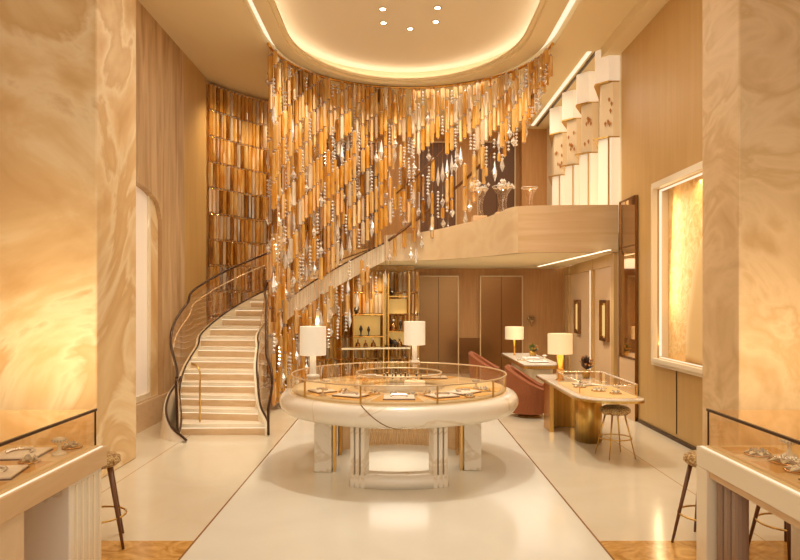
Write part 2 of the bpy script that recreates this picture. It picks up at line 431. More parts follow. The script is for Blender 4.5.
# right wall with a lit gold niche
wall_x('wall_right', XR, .5, 7.5, 11.6, 0, HC, M['wood'], (7.75, 10.0, 1.1, 3.66))
struct(MB().box(XR-.03, 7.5, 0, XR+.01, 10.7, .05).obj('baseboard_right', M['darkmetal']))
mb = MB()
for y in (8.2, 9.28): mb.box(XR-.012, y, .1, XR-.002, y+.012, 1.02)
struct(mb.obj('trim_4', M['darkmetal']))
nic = thing('display_niche', 'large glowing gold display niche framed in the right-hand wall', 'niche', (XR, 8.9, 1.0))
MB().box(.16, -1.15, .1, .20, 1.1, 2.66).obj('back_panel', M['goldrelief'], nic)
mb = MB(); mb.lathe([(0, .05), (.5, .048), (.9, .03), (.97, .045), (1., .02), (1., 0), (0, 0)], 30, a0=0, a1=PI/2, sx=2.3, sy=1.55, closed=True)
o = mb.obj('relief_dome', M['gold'], nic); o.rotation_euler = (0, -PI/2, 0); o.location = (.159, -1.13, .12)
mb = MB()
for i, (w_, p_, q_) in enumerate(((.10, .05, 0), (.05, .075, .006))):
    e = w_
    mb.box(-p_, -1.15-e, .1-e, .0, -1.15+q_, 2.66+e); mb.box(-p_, 1.1-q_, .1-e, .0, 1.1+e, 2.66+e)
    mb.box(-p_, -1.15+q_, 2.66-q_, .0, 1.1-q_, 2.66+e); mb.box(-p_, -1.15+q_, .1-e, .0, 1.1-q_, .1+q_)
mb.obj('frame', M['creamp'], nic)
MB().box(.03, 1.07, .1, .158, 1.098, 2.66).obj('side_panel', M['creamp'], nic)
mb = MB(); mb.box(.02, 1.05, .14, .05, 1.069, 2.62); mb.box(.02, -1.1, 2.625, .06, 1.06, 2.64); mb.box(.02, -1.1, .115, .06, 1.06, .125)
mb.obj('light_strip', M['ledslot'], nic)

# bronze mirror panels at the end of the right wall
mir = thing('wall_mirror', 'tall bronze mirror panel beside the balcony end', 'mirror', (XR-.005, 11.17, 0))
MB().box(-.03, -.38, 2.9, 0, .38, 3.68).obj('mirror_panel', M['mirror'], mir)
MB().box(-.03, -.38, 1.02, 0, .38, 2.88).obj('mirror_panel', M['mirror'], mir)
MB().box(-.05, -.38, 0, 0, .38, 1.0).obj('lower_panel', M['tanlt'], mir)
mb = MB(); mb.box(-.05, -.4, 0, 0, -.38, 3.7); mb.box(-.05, .38, 0, 0, .4, 3.7); mb.box(-.05, -.38, 3.68, 0, .38, 3.7); mb.box(-.045, -.38, 2.88, 0, .38, 2.9); mb.box(-.06, -.38, 1.0, 0, .38, 1.02)
mb.obj('frame', M['bronze'], mir)

# right wall behind, below and above the mezzanine
def ang_box(mb, p, q, z0, z1, off0, off1, mi=0):
    p = Vector(p); q = Vector(q); d = (q-p).normalized(); nrm = Vector((-d.y, d.x))
    P = [p+nrm*off0, q+nrm*off0, q+nrm*off1, p+nrm*off1]
    return mb.prism([(v.x, v.y) for v in P], z0, z1, mi)
A_, B_ = (3.84, 11.6), (4.42, YB)
struct(ang_box(MB(), A_, B_, 0, MB0, 0, -.25).obj('wall_right_rear', M['tanlt']))
mb = MB()
def along(D): t = (D-11.6)/(YB-11.6); return (A_[0]+t*(B_[0]-A_[0]), D)
for d0, d1, o1 in ((11.62, 11.85, .06), (13.55, 13.75, .05), (16.55, 16.7, .05), (17.2, 17.45, .03)):
    ang_box(mb, along(d0), along(d1), 0, MB0, .0, o1)
ang_box(mb, along(11.7), along(17.4), 2.6, MB0, .0, .04)
struct(mb.obj('trim_5', M['wood']))
mb = MB(); ang_box(mb, along(13.79), along(13.82), .3, 2.6, .0, .055); ang_box(mb, along(11.87), along(11.9), .3, 2.2, 0, .05); struct(mb.obj('trim_6', M['ledslot']))
for D_, nm in ((12.5, 'nearer the balcony end'), (15.4, 'nearer the back wall')):
    p, q = along(D_-.22), along(D_+.22)
    t = thing('wall_niche', 'small lit recess with gold back in rear right wall, '+nm, 'niche', (0, 0, 0), group='small lit wall recesses')
    ang_box(MB(), p, q, 1.27, 1.92, .0, .012).obj('back_panel', M['litgold'], t)
    mb = MB(); ang_box(mb, along(D_-.3), p, 1.2, 1.98, 0, .07); ang_box(mb, q, along(D_+.3), 1.2, 1.98, 0, .07)
    ang_box(mb, p, q, 1.92, 1.98, 0, .07); ang_box(mb, p, q, 1.2, 1.27, 0, .07); mb.obj('frame', M['bronze'], t)
    ang_box(MB(), along(D_+.02), along(D_+.12), 1.3, 1.88, .012, .05).obj('light_strip', M['niche_led'], t)
struct(MB().box(XR, 11.6, MZ, XR+.3, YB, HC).obj('wall_right_upper', M['creamp']))
# back wall
struct(MB().box(-4.6, YB, 0, 4.6, YB+.2, HC).obj('wall_back', M['tan']))
struct(MB().box(-4.6, 13.2, 0, -4.4, YB, HC).obj('wall_left_rear', M['tan']))
struct(MB().box(.1, YB-.03, 0, 2.3, YB, .95).obj('baseboard_back', M['bronze']))
def lift(name, x0, x1, z1, z0=0, m='bronze'):
    d = struct(MB().box(x0, YB-.06, z0, x1, YB-.01, z1).obj(name, M[m]))
    mb = MB(); mb.box(x0-.03, YB-.1, z0, x0, YB-.01, z1+.03); mb.box(x1, YB-.1, z0, x1+.03, YB-.01, z1+.03); mb.box(x0, YB-.1, z1, x1, YB-.01, z1+.03)
    mb.obj('door_frame', M['frame'], d)
    MB().box((x0+x1)/2-.006, YB-.065, z0, (x0+x1)/2+.006, YB-.058, z1).obj('door_seam', M['darkmetal'], d)
lift('door_1', .54, 1.58, 2.6); lift('door_2', 2.2, 3.3, 2.6)
lift('door_3', .56, 1.52, 6.2, MZ, 'ddark'); lift('door_4', 2.13, 3.1, 6.2, MZ, 'ddark'); lift('door_5', -1.95, -.55, 6.2, MZ, 'ddark')
struct(MB().box(3.25, YB-.35, MZ, XR, YB, HC).obj('wall_back_upper', M['tan']))
# mezzanine edge line: right wall -> straight -> curve back -> ring -> left
edge = [(3.84, 11.55), (3.2, 11.57), (2.6, 11.62), (2.12, 11.75), (1.98, 12.0), (1.82, 12.4), (1.58, 12.85), (1.2, 13.35), (.8, 13.8), (.3, 14.12), ring(101, 2.68)]
def smoothline(P, n=4):
    out = []
    for i in range(len(P)-1):
        p0 = Vector(P[max(i-1, 0)]); p1 = Vector(P[i]); p2 = Vector(P[i+1]); p3 = Vector(P[min(i+2, len(P)-1)])
        for k in range(n):
            t = k/n
            out.append(.5*((2*p1)+(-p0+p2)*t+(2*p0-5*p1+4*p2-p3)*t*t+(-p0+3*p1-3*p2+p3)*t**3))
    out.append(Vector(P[-1])); return out
E = smoothline(edge)
def strip(pts, z0, z1, th, name, mat):
    mb = MB(); inn = []
    for i, p in enumerate(pts):
        d = (pts[min(i+1, len(pts)-1)]-pts[max(i-1, 0)]).normalized(); inn.append(p+Vector((d.y, -d.x))*-th*-1)
    f = lambda z: z if callable(z) else (lambda i: z)
    A0, A1 = f(z0), f(z1); n = len(pts)
    a = [(p.x, p.y, A0(i)) for i, p in enumerate(pts)]; b = [(p.x, p.y, A1(i)) for i, p in enumerate(pts)]
    c = [(p.x, p.y, A1(i)) for i, p in enumerate(inn)]; d = [(p.x, p.y, A0(i)) for i, p in enumerate(inn)]
    mb.ribbon(a, b); mb.ribbon(b, c, 0, False); mb.ribbon(c, d); mb.ribbon(d, a, 0, False)
    mb.add([a[0], b[0], c[0], d[0]], [(0, 1, 2, 3)]); mb.add([a[-1], b[-1], c[-1], d[-1]], [(0, 1, 2, 3)])
    return mb.obj(name, mat)
ks = 13
struct(strip(E[:ks], MB0, PT, .12, 'balcony_parapet', M['woodh']))
struct(strip(E[ks-1:], MB0, (lambda i: PT-.012*max(0, i-4)), .12, 'balcony_parapet', M['fascia']))
poly = [(p.x, p.y+.06) for p in E[:ks]]+[(p.x+.05, p.y+.06) for p in E[ks:-1]]+[ring(101, 2.74), ring(101, 3.74), ring(110, 4.5), (-1.9, YB), (XR+.3, YB), (XR+.3, 11.61)]
struct(MB().prism(poly, MB0+.0, MZ).obj('floor_mezzanine', M['ceil']))
struct(MB().box(3.48, 11.0, MB0-.006, 3.54, 16.6, MB0+.002).obj('trim_7', M['led']))
struct(MB().box(3.42, 12.0, HC-.012, 3.5, 17.1, HC+.002).obj('trim_8', M['ledslot']))
struct(MB().box(3.56, 12.0, HC-.03, 3.6, 17.1, HC+.002).obj('trim_9', M['darkmetal']))

# ------------------------------------------------------------------ glass beads & tubes
def hexprism(r, h, n=6, ph=0.):
    vs = [(r*cos(2*PI*k/n+ph), r*sin(2*PI*k/n+ph), z) for z in (0, h) for k in range(n)]
    fs = [tuple(range(n))[::-1], tuple(range(n, 2*n))]+[(k, (k+1) % n, n+(k+1) % n, n+k) for k in range(n)]
    return vs, fs
def bicone(r, z0, zm, z1, n=6):
    vs = [(0, 0, z0)]+[(r*cos(2*PI*k/n), r*sin(2*PI*k/n), zm) for k in range(n)]+[(0, 0, z1)]
    fs = [(0, 1+(k+1) % n, 1+k) for k in range(n)]+[(n+1, 1+k, 1+(k+1) % n) for k in range(n)]
    return vs, fs
def put(mb, geo, loc, rz=0, mi=0):
    vs, fs = geo; c, s = cos(rz), sin(rz)
    mb.add([(x*c-y*s+loc[0], x*s+y*c+loc[1], z+loc[2]) for x, y, z in vs], fs, mi)
def tube_mb(mb, r, L, loc=(0, 0, 0), rz=0, mi=0, cap=1):
    put(mb, hexprism(r, L), loc, rz, mi)
    put(mb, bicone(r*.75, L, L+.018, L+.05), loc, rz, cap); put(mb, bicone(r*.6, -.03, -.012, 0), loc, rz, cap)
def drop_mb(mb, kind, L, loc=(0, 0, 0), rz=0, mi=0):
    if kind == 0: put(mb, bicone(.048, 0, L*.35, L), loc, rz, mi)
    elif kind == 1:
        for k in range(max(2, int(L/.07))): put(mb, bicone(.036, k*.07, k*.07+.033, k*.07+.066), loc, rz, mi)
    else:
        put(mb, bicone(.06, 0, .10, .2), loc, rz, mi); put(mb, bicone(.02, .2, .24, .28), loc, rz, mi)
        put(mb, hexprism(.004, max(.01, L-.28)), (loc[0], loc[1], loc[2]+.28), rz, mi)

# ------------------------------------------------------------------ hanging crystal curtain
chand = thing('crystal_chandelier', 'huge curtain of amber glass tubes and clear crystals hanging from the oval ceiling ring', 'chandelier', (CX, CY, 0))
def rail_z(a): return 3.68+(86-a)*.0325
def hem(a):
    if a > 150: return .12
    if a > 128: return .12+(150-a)/22*1.5
    if a > 96: return 1.62+(128-a)/32*1.25
    return min(rail_z(a)-.42, 6.3)
tubes, drops, wires = [], [], []
PITCH = .5
for layer, (R, da, ph) in enumerate(((2.42, 2.35, 0), (2.50, 2.35, 2.2), (2.58, 3.1, 4.6))):
    a = 176.5 - ph
    while a > 4:
        aa = a+random.uniform(-.35, .35)
        zb = hem(aa)+random.uniform(-.05, .12)
        top = HC-.02
        x, y = R*cos(rad(aa)), R*sin(rad(aa))
        sparse = 0.
        if layer > 0 and aa < 96 and random.random() < (.7 if layer == 2 else .25): a -= da; continue
        # rows climb to the right like the stair behind
        off = ((86-aa)*.0325) % PITCH + [0, .21, .1][layer]
        z = top-.02
        k = math.ceil((top-off)/PITCH)
        first = True
        wires.append((x, y, max(zb, .1), top))
        while True:
            k -= 1; z0 = k*PITCH+off; z1 = z0+PITCH
            if z1 < zb: break
            z0c = max(z0, zb if zb < z1-.15 else z0)
            L = min(z1, top-.03)-z0c-.06
            if L < .1: continue
            rz = random.random()*PI
            sz = RIS*(8+(177-aa)/6.9)
            if 88 < aa < 160 and sz-.45 < z0c+L*.5 < sz+.22 and random.random() < .9: continue
            low = aa < 132 and z0 < rail_z(aa)-.6
            mid = aa > 86 and z0 < rail_z(aa)-.2
            p_drop = .6 if low else (.34 if z0 < 5.2 else .16)
            p_gap = .5 if low else (.16 if mid else (.2 if z0 > 5 else .2))
            if aa < 96 and z0 > 5: p_gap = .08
            if aa > 96 and layer == 2: p_gap += .1
            if aa < 84 and z0 < 5.: p_gap = .34; p_drop = .45
            u = random.random()
            if u < p_gap: pass
            elif random.random() < (p_drop if layer < 2 else .8):
                drops.append((x, y, z0c, L, random.choice((0, 1, 1, 2)), rz))
            else:
                w = random.random(); mi = 0 if w < .44 else (1 if w < .74 else (2 if w < .92 else 3))
                if aa < 100 and z0 > 4.6: mi = random.choice((1, 0, 0, 1, 3))
                tubes.append((x, y, z0c+.03, L, random.choice((.034, .040, .040, .046)), rz, mi))
        a -= da
# free hanging drops in front of the mezzanine, below the rail
for a in [x*2.6+42 for x in range(19)]:
    if random.random() < .75:
        R = random.uniform(2.4, 2.6); z = rail_z(a)-random.uniform(.5, .95)
        drops.append((R*cos(rad(a)), R*sin(rad(a)), z, .34, random.choice((0, 2, 2)), 0))
        wires.append((R*cos(rad(a)), R*sin(rad(a)), z+.2, rail_z(a)))
near = lambda t: (math.hypot(t[0]+CX, t[1]+CY))
tubes.sort(key=lambda t: near(t)-(t[3]*2)-.8*(t[2] > 2)); drops.sort(key=near)
cache = {}
def shared_tube(r, L, mi):
    L = round(L/.04)*.04; key = (r, round(L, 2), mi)
    if key not in cache:
        mb = MB(); tube_mb(mb, r, L); o = mb.obj('glass_tube', [AMB[mi], M['gem']]); cache[key] = o.data; bpy.data.objects.remove(o)
    return cache[key]
def shared_drop(kind, L):
    L = round(L/.06)*.06; key = ('d', kind, round(L, 2))
    if key not in cache:
        mb = MB(); drop_mb(mb, kind, L); o = mb.obj('crystal_drop', M['gem']); cache[key] = o.data; bpy.data.objects.remove(o)
    return cache[key]
def place(data, name, parent, loc, rz):
    o = bpy.data.objects.new(name, data); COL.objects.link(o); o.parent = parent; o.location = loc; o.rotation_euler.z = rz; return o
for t in tubes[:100]: place(shared_tube(t[4], t[3], t[6]), 'glass_tube', chand, (t[0], t[1], t[2]), t[5])
mb = MB()
for t in tubes[100:]: tube_mb(mb, t[4], t[3], (t[0], t[1], t[2]), t[5], t[6], 4)
o = mb.obj('glass_tube', AMB+[M['gem']], chand); o['kind'] = 'stuff'
for t in drops[:100]: place(shared_drop(t[4], t[3]), 'crystal_drop', chand, (t[0], t[1], t[2]), t[5])
mb = MB()
for t in drops[100:]: drop_mb(mb, t[4], t[3], (t[0], t[1], t[2]), t[5])
o = mb.obj('crystal_drop', M['gem'], chand); o['kind'] = 'stuff'
mb = MB()
for (x, y, z0, z1) in wires: put(mb, hexprism(.0022, z1-z0, 3), (x, y, z0))
o = mb.obj('suspension_wire', M['brass'], chand); o['kind'] = 'stuff'
mb = MB()
mb.tube([((2.5)*cos(rad(a)), 2.5*sin(rad(a)), HC-.02) for a in range(178, 0, -4)], .03, 6)
mb.obj('ceiling_track', M['brass'], chand)
mb = MB(); mb.tube([(2.46*cos(rad(a)), 2.46*sin(rad(a)), min(rail_z(a), HC-.05)) for a in range(100, 4, -3)], .032, 6)
mb.obj('lower_hoop', M['hoop'], chand)
mb = MB(); mb.tube([(2.46*cos(rad(a)), 2.46*sin(rad(a)), min(rail_z(a)+.95+(83-a)*.006, HC-.05)) for a in range(96, 50, -3)], .018, 6)
mb.obj('upper_hoop', M['hoop'], chand)

# ------------------------------------------------------------------ amber tube screen behind the stair
scr = thing('amber_glass_screen', 'tall curved wall of stacked amber glass tubes behind the staircase', 'wall screen', (CX, CY, 0))
RS = 4.55
mb = MB(); pts = [(RS+.14, a) for a in range(154, 85, -3)]
a_ = [((r)*cos(rad(a)), r*sin(rad(a)), 0) for r, a in pts]; b_ = [(x, y, (HC if i*3 < 38 else MB0-.0)) for i, (x, y, z) in enumerate(a_)]
mb2 = MB()
ia = 13
mb2.ribbon(a_[:ia], [(x, y, HC-.01) for x, y, z in a_[:ia]]); mb2.ribbon(a_[ia-1:], [(x, y, MB0-.01) for x, y, z in a_[ia-1:]])
mb2.ribbon([(x*1.02, y*1.02, 0) for x, y, z in a_[:ia]], [(x*1.02, y*1.02, HC-.01) for x, y, z in a_[:ia]])
mb2.obj('backing', M['goldrelief'], scr)
st = []
a = 153.4
while a > 87:
    full = a > 118
    z = .05+random.uniform(0, .02); row = 0
    ztop = HC-.08 if full else MB0-.08
    while z < ztop-.2:
        for sub in (0, 1):
            aa = a-sub*1.25+random.uniform(-.1, .1)
            L = min(.47, ztop-z-.06); w = random.random()
            mi = 0 if w < .36 else (1 if w < .6 else (2 if w < .84 else 3))
            st.append((RS*cos(rad(aa)), RS*sin(rad(aa)), z+random.uniform(0, .015), L, random.choice((.038, .043, .048)), random.random(), mi))
        z += .53
    a -= 2.5
upper = [t for t in st if math.degrees(math.atan2(t[1], t[0])) > 128]
rest = [t for t in st if t not in upper]
upper.sort(key=lambda t: (-t[2] if t[2] > 1.4 else 9))
for t in upper[:100]: place(shared_tube(t[4], t[3], t[6]), 'glass_tube', scr, t[:3], t[5])
mb = MB()
for t in upper[100:]+rest: tube_mb(mb, t[4], t[3], t[:3], t[5], t[6], 4)
o = mb.obj('glass_tube', AMB+[M['silver']], scr); o['kind'] = 'stuff'
mb = MB()
for k in range(13):
    z = .03+.53*k
    if z > HC-.1: break
    mb.tube([((RS-.0)*cos(rad(a)), RS*sin(rad(a)), z) for a in range(154, 117 if z > MB0-.1 else 85, -3)], .012, 5)
mb.obj('mounting_rail', M['brass'], scr)

# ------------------------------------------------------------------ staircase
stair = thing('spiral_staircase', 'curved marble staircase with glowing step edges and glass balustrade', 'staircase', (0, 0, 0))
RIS = .1667
# inner (right) and outer (left) edge of tread n, first steps nearly straight then round the ring
inn = [(-1.96, 9.62), (-2.0, 9.66), (-2.12, 9.92), (-2.22, 10.2), (-2.3, 10.5), (-2.38, 10.8), (-2.43, 11.08), (-2.46, 11.32)]
out = [(-3.2, 9.55), (-3.22, 9.82), (-3.34, 10.08), (-3.44, 10.34), (-3.5, 10.6), (-3.53, 10.88), (-3.52, 11.18), (-3.5, 11.5)]
RI, RO = 2.74, 3.72
inn[0] = (-1.95, 9.62); inn[1] = (-1.98, 9.72); out[0] = (-3.18, 9.5); out[1] = (-3.2, 9.7)
a = 180-3.
for k in range(8, 21):
    inn.append(ring(a, RI)); out.append(ring(a+0, RO)); a -= 6.9
NS = 19
# edge polylines indexed by step number (nose of step n = index n)
mb_t, mb_r, mb_l = MB(), MB(), MB()
for n_ in range(1, NS+1):
    i0, o0 = Vector(inn[n_]), Vector(out[n_]); i1, o1 = Vector(inn[min(n_+1, len(inn)-1)]), Vector(out[min(n_+1, len(out)-1)])
    z = n_*RIS
    dv = ((i0+o0)/2-(i1+o1)/2).normalized()*.035
    if n_ < NS:
        t_ = MB().prism([(i0.x+dv.x, i0.y+dv.y), (i1.x, i1.y), (o1.x, o1.y), (o0.x+dv.x, o0.y+dv.y)], z-.055, z)
        tr_ = t_.obj('tread', M['tread'], stair)
    else: tr_ = stair
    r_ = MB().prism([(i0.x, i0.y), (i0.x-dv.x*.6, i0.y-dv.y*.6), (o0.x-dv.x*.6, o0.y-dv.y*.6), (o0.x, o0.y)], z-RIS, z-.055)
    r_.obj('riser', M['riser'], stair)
    e_ = MB().prism([(i0.x+dv.x*.9, i0.y+dv.y*.9), (i0.x+dv.x*.5, i0.y+dv.y*.5), (o0.x+dv.x*.5, o0.y+dv.y*.5), (o0.x+dv.x*.9, o0.y+dv.y*.9)], z-.063, z-.0555)
    e_.obj('step_light', M['ledstep'], tr_)
# soffit under the flight
mb = MB()
A = [(x, y, max(0.0, i*RIS-.32)) for i, (x, y) in enumerate(inn[:NS+1])]; B = [(x, y, max(0.0, i*RIS-.32)) for i, (x, y) in enumerate(out[:NS+1])]
mb.ribbon(A[2:], B[2:]); mb.obj('soffit', M['creamp'], stair)
def rail_path(P, dz, i0=0, n=3, i1=NS+1):
    Q = smoothline([Vector((x, y, i*RIS+dz)) for i, (x, y) in enumerate(P)][i0:i1], n)
    return Q
def offs(P, d):
    res = []
    for i, (x, y) in enumerate(P):
        a = Vector(P[max(i-1, 0)]); b = Vector(P[min(i+1, len(P)-1)]); t = (b-a).normalized(); res.append((x+t.y*d, y-t.x*d))
    return res
# stringers: inner one is the pale band seen through the crystals; outer sweeps out at the bottom
inS, outS = offs(inn, .05), offs(out, -.04)
def stringer(P, lo, hi, th, name, mat):
    base = smoothline([Vector((x, y, i*RIS)) for i, (x, y) in enumerate(P)][:NS+1], 3)
    mb = MB()
    a = [(p.x, p.y, max(0, p.z+lo)) for p in base]; b = [(p.x, p.y, p.z+hi) for p in base]
    q = []
    for i, p in enumerate(base):
        d = (base[min(i+1, len(base)-1)]-base[max(i-1, 0)]); d.z = 0; d.normalize(); q.append(Vector((p.x+d.y*th, p.y-d.x*th, p.z)))
    c = [(p.x, p.y, p.z+hi) for p in q]; d = [(p.x, p.y, max(0, p.z+lo)) for p in q]
    mb.ribbon(a, b); mb.ribbon(b, c, 0, False); mb.ribbon(c, d); mb.ribbon(d, a, 0, False)
    mb.add([a[0], b[0], c[0], d[0]], [(0, 1, 2, 3)]); mb.add([a[-1], b[-1], c[-1], d[-1]], [(0, 1, 2, 3)])
    return mb.obj(name, mat, stair)
stringer(inn[:1]+inn[1:], -.36, .02, .05, 'stringer', M['creamp'])
stringer(out, -.4, .02, -.05, 'stringer', M['creamp'])
# flared marble curb at the foot of the outer side
foot = [Vector((-3.06, 9.2, 0)), Vector((-3.32, 9.36, 0)), Vector((-3.52, 9.7, 0)), Vector((-3.6, 10.1, 0)), Vector((-3.6, 10.6, 0))]
F = smoothline(foot, 5); mb = MB()
hgt = [.02+.72*(i/(len(F)-1))**1.1 for i in range(len(F))]
mb.ribbon([(p.x, p.y, 0) for p in F], [(p.x+.06, p.y, h) for p, h in zip(F, hgt)])
mb.ribbon([(p.x+.06, p.y, h) for p, h in zip(F, hgt)], [(p.x+.1, p.y, h) for p, h in zip(F, hgt)])
mb.ribbon([(p.x+.1, p.y, h) for p, h in zip(F, hgt)], [(p.x+.1, p.y, 0) for p in F])
mb.obj('curb', M['marble'], stair)
# glass balustrades: outer bulges outwards
def balustrade(P, bulge, top, nm):
    base = [Vector((x, y, i*RIS)) for i, (x, y) in enumerate(P)][:NS+1]
    tops = []
    for i, p in enumerate(base):
        a = base[max(i-1, 0)]; b = base[min(i+1, len(base)-1)]; d = (b-a); d.z = 0; d.normalize()
        tops.append(p+Vector((d.y, -d.x, 0))*bulge(i)+Vector((0, 0, top(i))))
    base = smoothline(base, 4); tops = smoothline(tops, 4)
    mb = MB(); mb.ribbon([p+Vector((0, 0, .03)) for p in base], tops); mb.obj('glass_panel', M['glassr'], stair)
    mb = MB(); mb.tube(tops, .022, 8); mb.obj('handrail', M['darkmetal'], stair)
    mb = MB(); mb.tube([p+Vector((0, 0, .03)) for p in base], .016, 6); mb.obj('glass_shoe', M['darkmetal'], stair)
    return base, tops
bO, tO = balustrade(offs(out, 0), lambda i: -(.0 if i < 1 else .16*math.sin(PI*min(1, i/13)))-.02, lambda i: .78 if i else .86, 'outer')
bI, tI = balustrade(inS, lambda i: (.05 if i < 2 else .05+.1*math.sin(PI*min(1, (i-1)/9))), lambda i: .8 if i else .75, 'inner')
for tt, bb, nm in ((tO, bO, ''), (tI, bI, '')):
    mb = MB(); p = tt[0]; mb.tube([p, p+Vector((.0, -.03, -.06)), (bb[0].x, bb[0].y-.04, .4), (bb[0].x+.0, bb[0].y-.02, .02)], .02, 8); mb.obj('newel', M['darkmetal'], stair)
# dark curved kick line on the curb
mb = MB(); mb.tube([(p.x+.1, p.y-.01, h+.01) for p, h in zip(F, hgt)], .018, 6); mb.obj('curb_rail', M['darkmetal'], stair)
mb = MB(); mb.tube([p+Vector((.03, 0, -.22)) for p in tO[10:]], .012, 6); mb.obj('lower_rail', M['frame'], stair)
# brass grab rail standing on the left of the first steps
mb = MB(); mb.tube([(-2.95, 9.78, .18), (-2.95, 9.78, .92), (-3.0, 9.82, 1.0), (-3.14, 10.0, 1.02)], .014, 8); mb.obj('grab_rail', M['brassd'], stair)

# ------------------------------------------------------------------ round display table
TC = (0, 8.1)
rt = thing('round_display_counter', 'large round white marble jewellery counter with glass case in the centre', 'display counter', (TC[0], TC[1], 0))
prof = [(.52, .90), (1.30, .90)]
for k in range(13):
    t = PI/2-PI*k/12; prof.append((1.33+.115*cos(t), .785+.115*sin(t)))
prof += [(1.2, .67), (.6, .67)]
MB().lathe(prof, 96, closed=True).obj('marble_top', M['marble'], rt)
rdk = MB().lathe([(.56, .901), (1.285, .901), (1.285, .93), (.56, .93)], 96, closed=True).obj('display_deck', M['deck'], rt)
mb = MB(); mb.lathe([(1.30, .90), (1.30, 1.10)], 96); mb.lathe([(.52, .90), (.52, 1.10)], 64); mb.lathe([(.52, 1.10), (1.30, 1.10)], 96, smooth=False)
gc = mb.obj('glass_case', M['glass'], rt)
def torus(mb, R, r, z, n=96, mi=0, sx=1): mb.lathe([(R+r*cos(2*PI*k/6), z+r*sin(2*PI*k/6)) for k in range(6)], n, closed=True, mi=mi)
mb = MB(); torus(mb, 1.30, .009, 1.10); mb.obj('rim', M['frame'], gc)
mb = MB(); torus(mb, 1.302, .005, .903); mb.obj('rim', M['gold'], gc)
mb = MB(); torus(mb, .52, .011, 1.10, 64); mb.obj('rim', M['frame'], gc)
for k in range(10):
    a = 2*PI*(k+.5)/10-PI/2
    MB().box(-.008, -.008, .905, .008, .008, 1.10).obj('case_post', M['brassd'], gc, loc=(1.295*cos(a), 1.295*sin(a), 0), rz=a)
for a0, a1 in ((-104, -78), (-72, -50), (-128, -110), (-150, -136), (-44, -30), (-24, -8), (100, 130), (50, 80)):
    MB().lathe([(.72, .930), (1.24, .930), (1.24, .9345), (.72, .9345)], 8, a0=rad(a0), a1=rad(a1), closed=True, smooth=False).obj('display_pad', M['pad'], rdk)
for a in map(rad, (-106, -76, -131, -8, 88, 140)):
    MB().box(.53, -.003, .93, 1.29, .003, 1.09).obj('glass_divider', M['glass'], gc, rz=a)
# dark vein seam on the rim
mb = MB(); P = []
for k in range(9):
    t = PI/2-PI*k/8; a = -PI/2-.30+.16*(k/8)**1.3*2; R = 1.33+.1165*cos(t); P.append((R*cos(a), R*sin(a), .785+.1165*sin(t)))
mb.tube(P, .006, 5); mb.obj('marble_seam', M['bronze'], rt)
# legs
def leg_slab(ang, R, w, d, m='marble'):
    return MB().box(-d/2, -w/2, 0, d/2, w/2, .69).obj('leg', M[m], rt, bevel=.008, loc=(R*cos(ang), R*sin(ang), 0), rz=ang)
for x, y in ((-.88, -.36), (.86, -.30), (-.88, .45), (.88, .45)):
    MB().box(-.1, -.12, 0, .1, .12, .69).obj('leg', M['marble'], rt, bevel=.008, loc=(x, y, 0))
    q = math.copysign(.13, -x); MB().box(-.012, -.1, 0, .012, .1, .69).obj('fin', M['brass'], rt, loc=(x+q, y, 0))
for sgn in (-1, 1):
    for j in range(3):
        an = -PI/2+sgn*(.31+.052*j+.02)
        MB().box(-.07, -.02, .0, .07, .02, .69).obj('fin', M['marble'], rt, loc=(1.12*cos(an), 1.12*sin(an), 0), rz=an)
    for j in range(2):
        an = -PI/2+sgn*(.355+.052*j)
        MB().box(-.03, -.006, .13, .03, .006, .69).obj('fin', M['frame'], rt, loc=(1.1*cos(an), 1.1*sin(an), 0), rz=an)
MB().lathe([(.95, 0), (1.19, 0), (1.19, .13), (.95, .13)], 24, a0=-PI/2-.46, a1=-PI/2+.46, closed=True).obj('plinth', M['marble'], rt)
mb = MB(); n = 90; vs = []
for k in range(n+1):
    a = rad(40)+rad(100)*k/n; r = 1.02+(.02 if k % 2 else 0); vs.append((r*cos(a), r*sin(a)))
mb.ribbon([(x, y, 0) for x, y in vs], [(x, y, .69) for x, y in vs], 0, False); mb.ribbon([(x*.95, y*.95, 0) for x, y in vs], [(x*.95, y*.95, .69) for x, y in vs], 0, False)
mb.obj('fluted_panel', M['woodh'], rt)
MB().lathe([(.8, .668), (.86, .668), (.86, .66), (.8, .66)], 60, closed=True).obj('under_light', M['ledslot'], rt)

# ------------------------------------------------------------------ lamps
def point(loc, e, r=.05, c=(1, .72, .42)):
    l = bpy.data.lights.new('bulb', 'POINT'); l.energy = e; l.color = c; l.shadow_soft_size = r
    o = bpy.data.objects.new('bulb', l); COL.objects.link(o); o.location = loc; return o
def lampshade(mb, r, z0, z1):
    mb.lathe([(r, z0), (r, z1)], 32); mb.lathe([(r-.004, z0), (r-.004, z1)], 32)
    mb.lathe([(.015, z1-.01), (r-.004, z1-.01)], 32)
def pleated_lamp(loc, label):
    t = thing('table_lamp', label, 'lamp', loc)
    MB().lathe([(0, 0), (.075, 0), (.075, .02), (.05, .03), (0, .03)], 24).obj('base', M['white'], t)
    MB().lathe([(.038, .03), (.036, .25)], 8, smooth=False).obj('stem', M['white'], t)
    mb = MB(); lampshade(mb, .15, .25, .58); mb.obj('lamp_shade', M['shade'], t)
    return t
pleated_lamp((-.99, 7.6, 1.105), 'white drum lamp on the left side of the round glass counter')
pleated_lamp((.22, 9.3, 1.105), 'white drum lamp on the far side of the round glass counter')
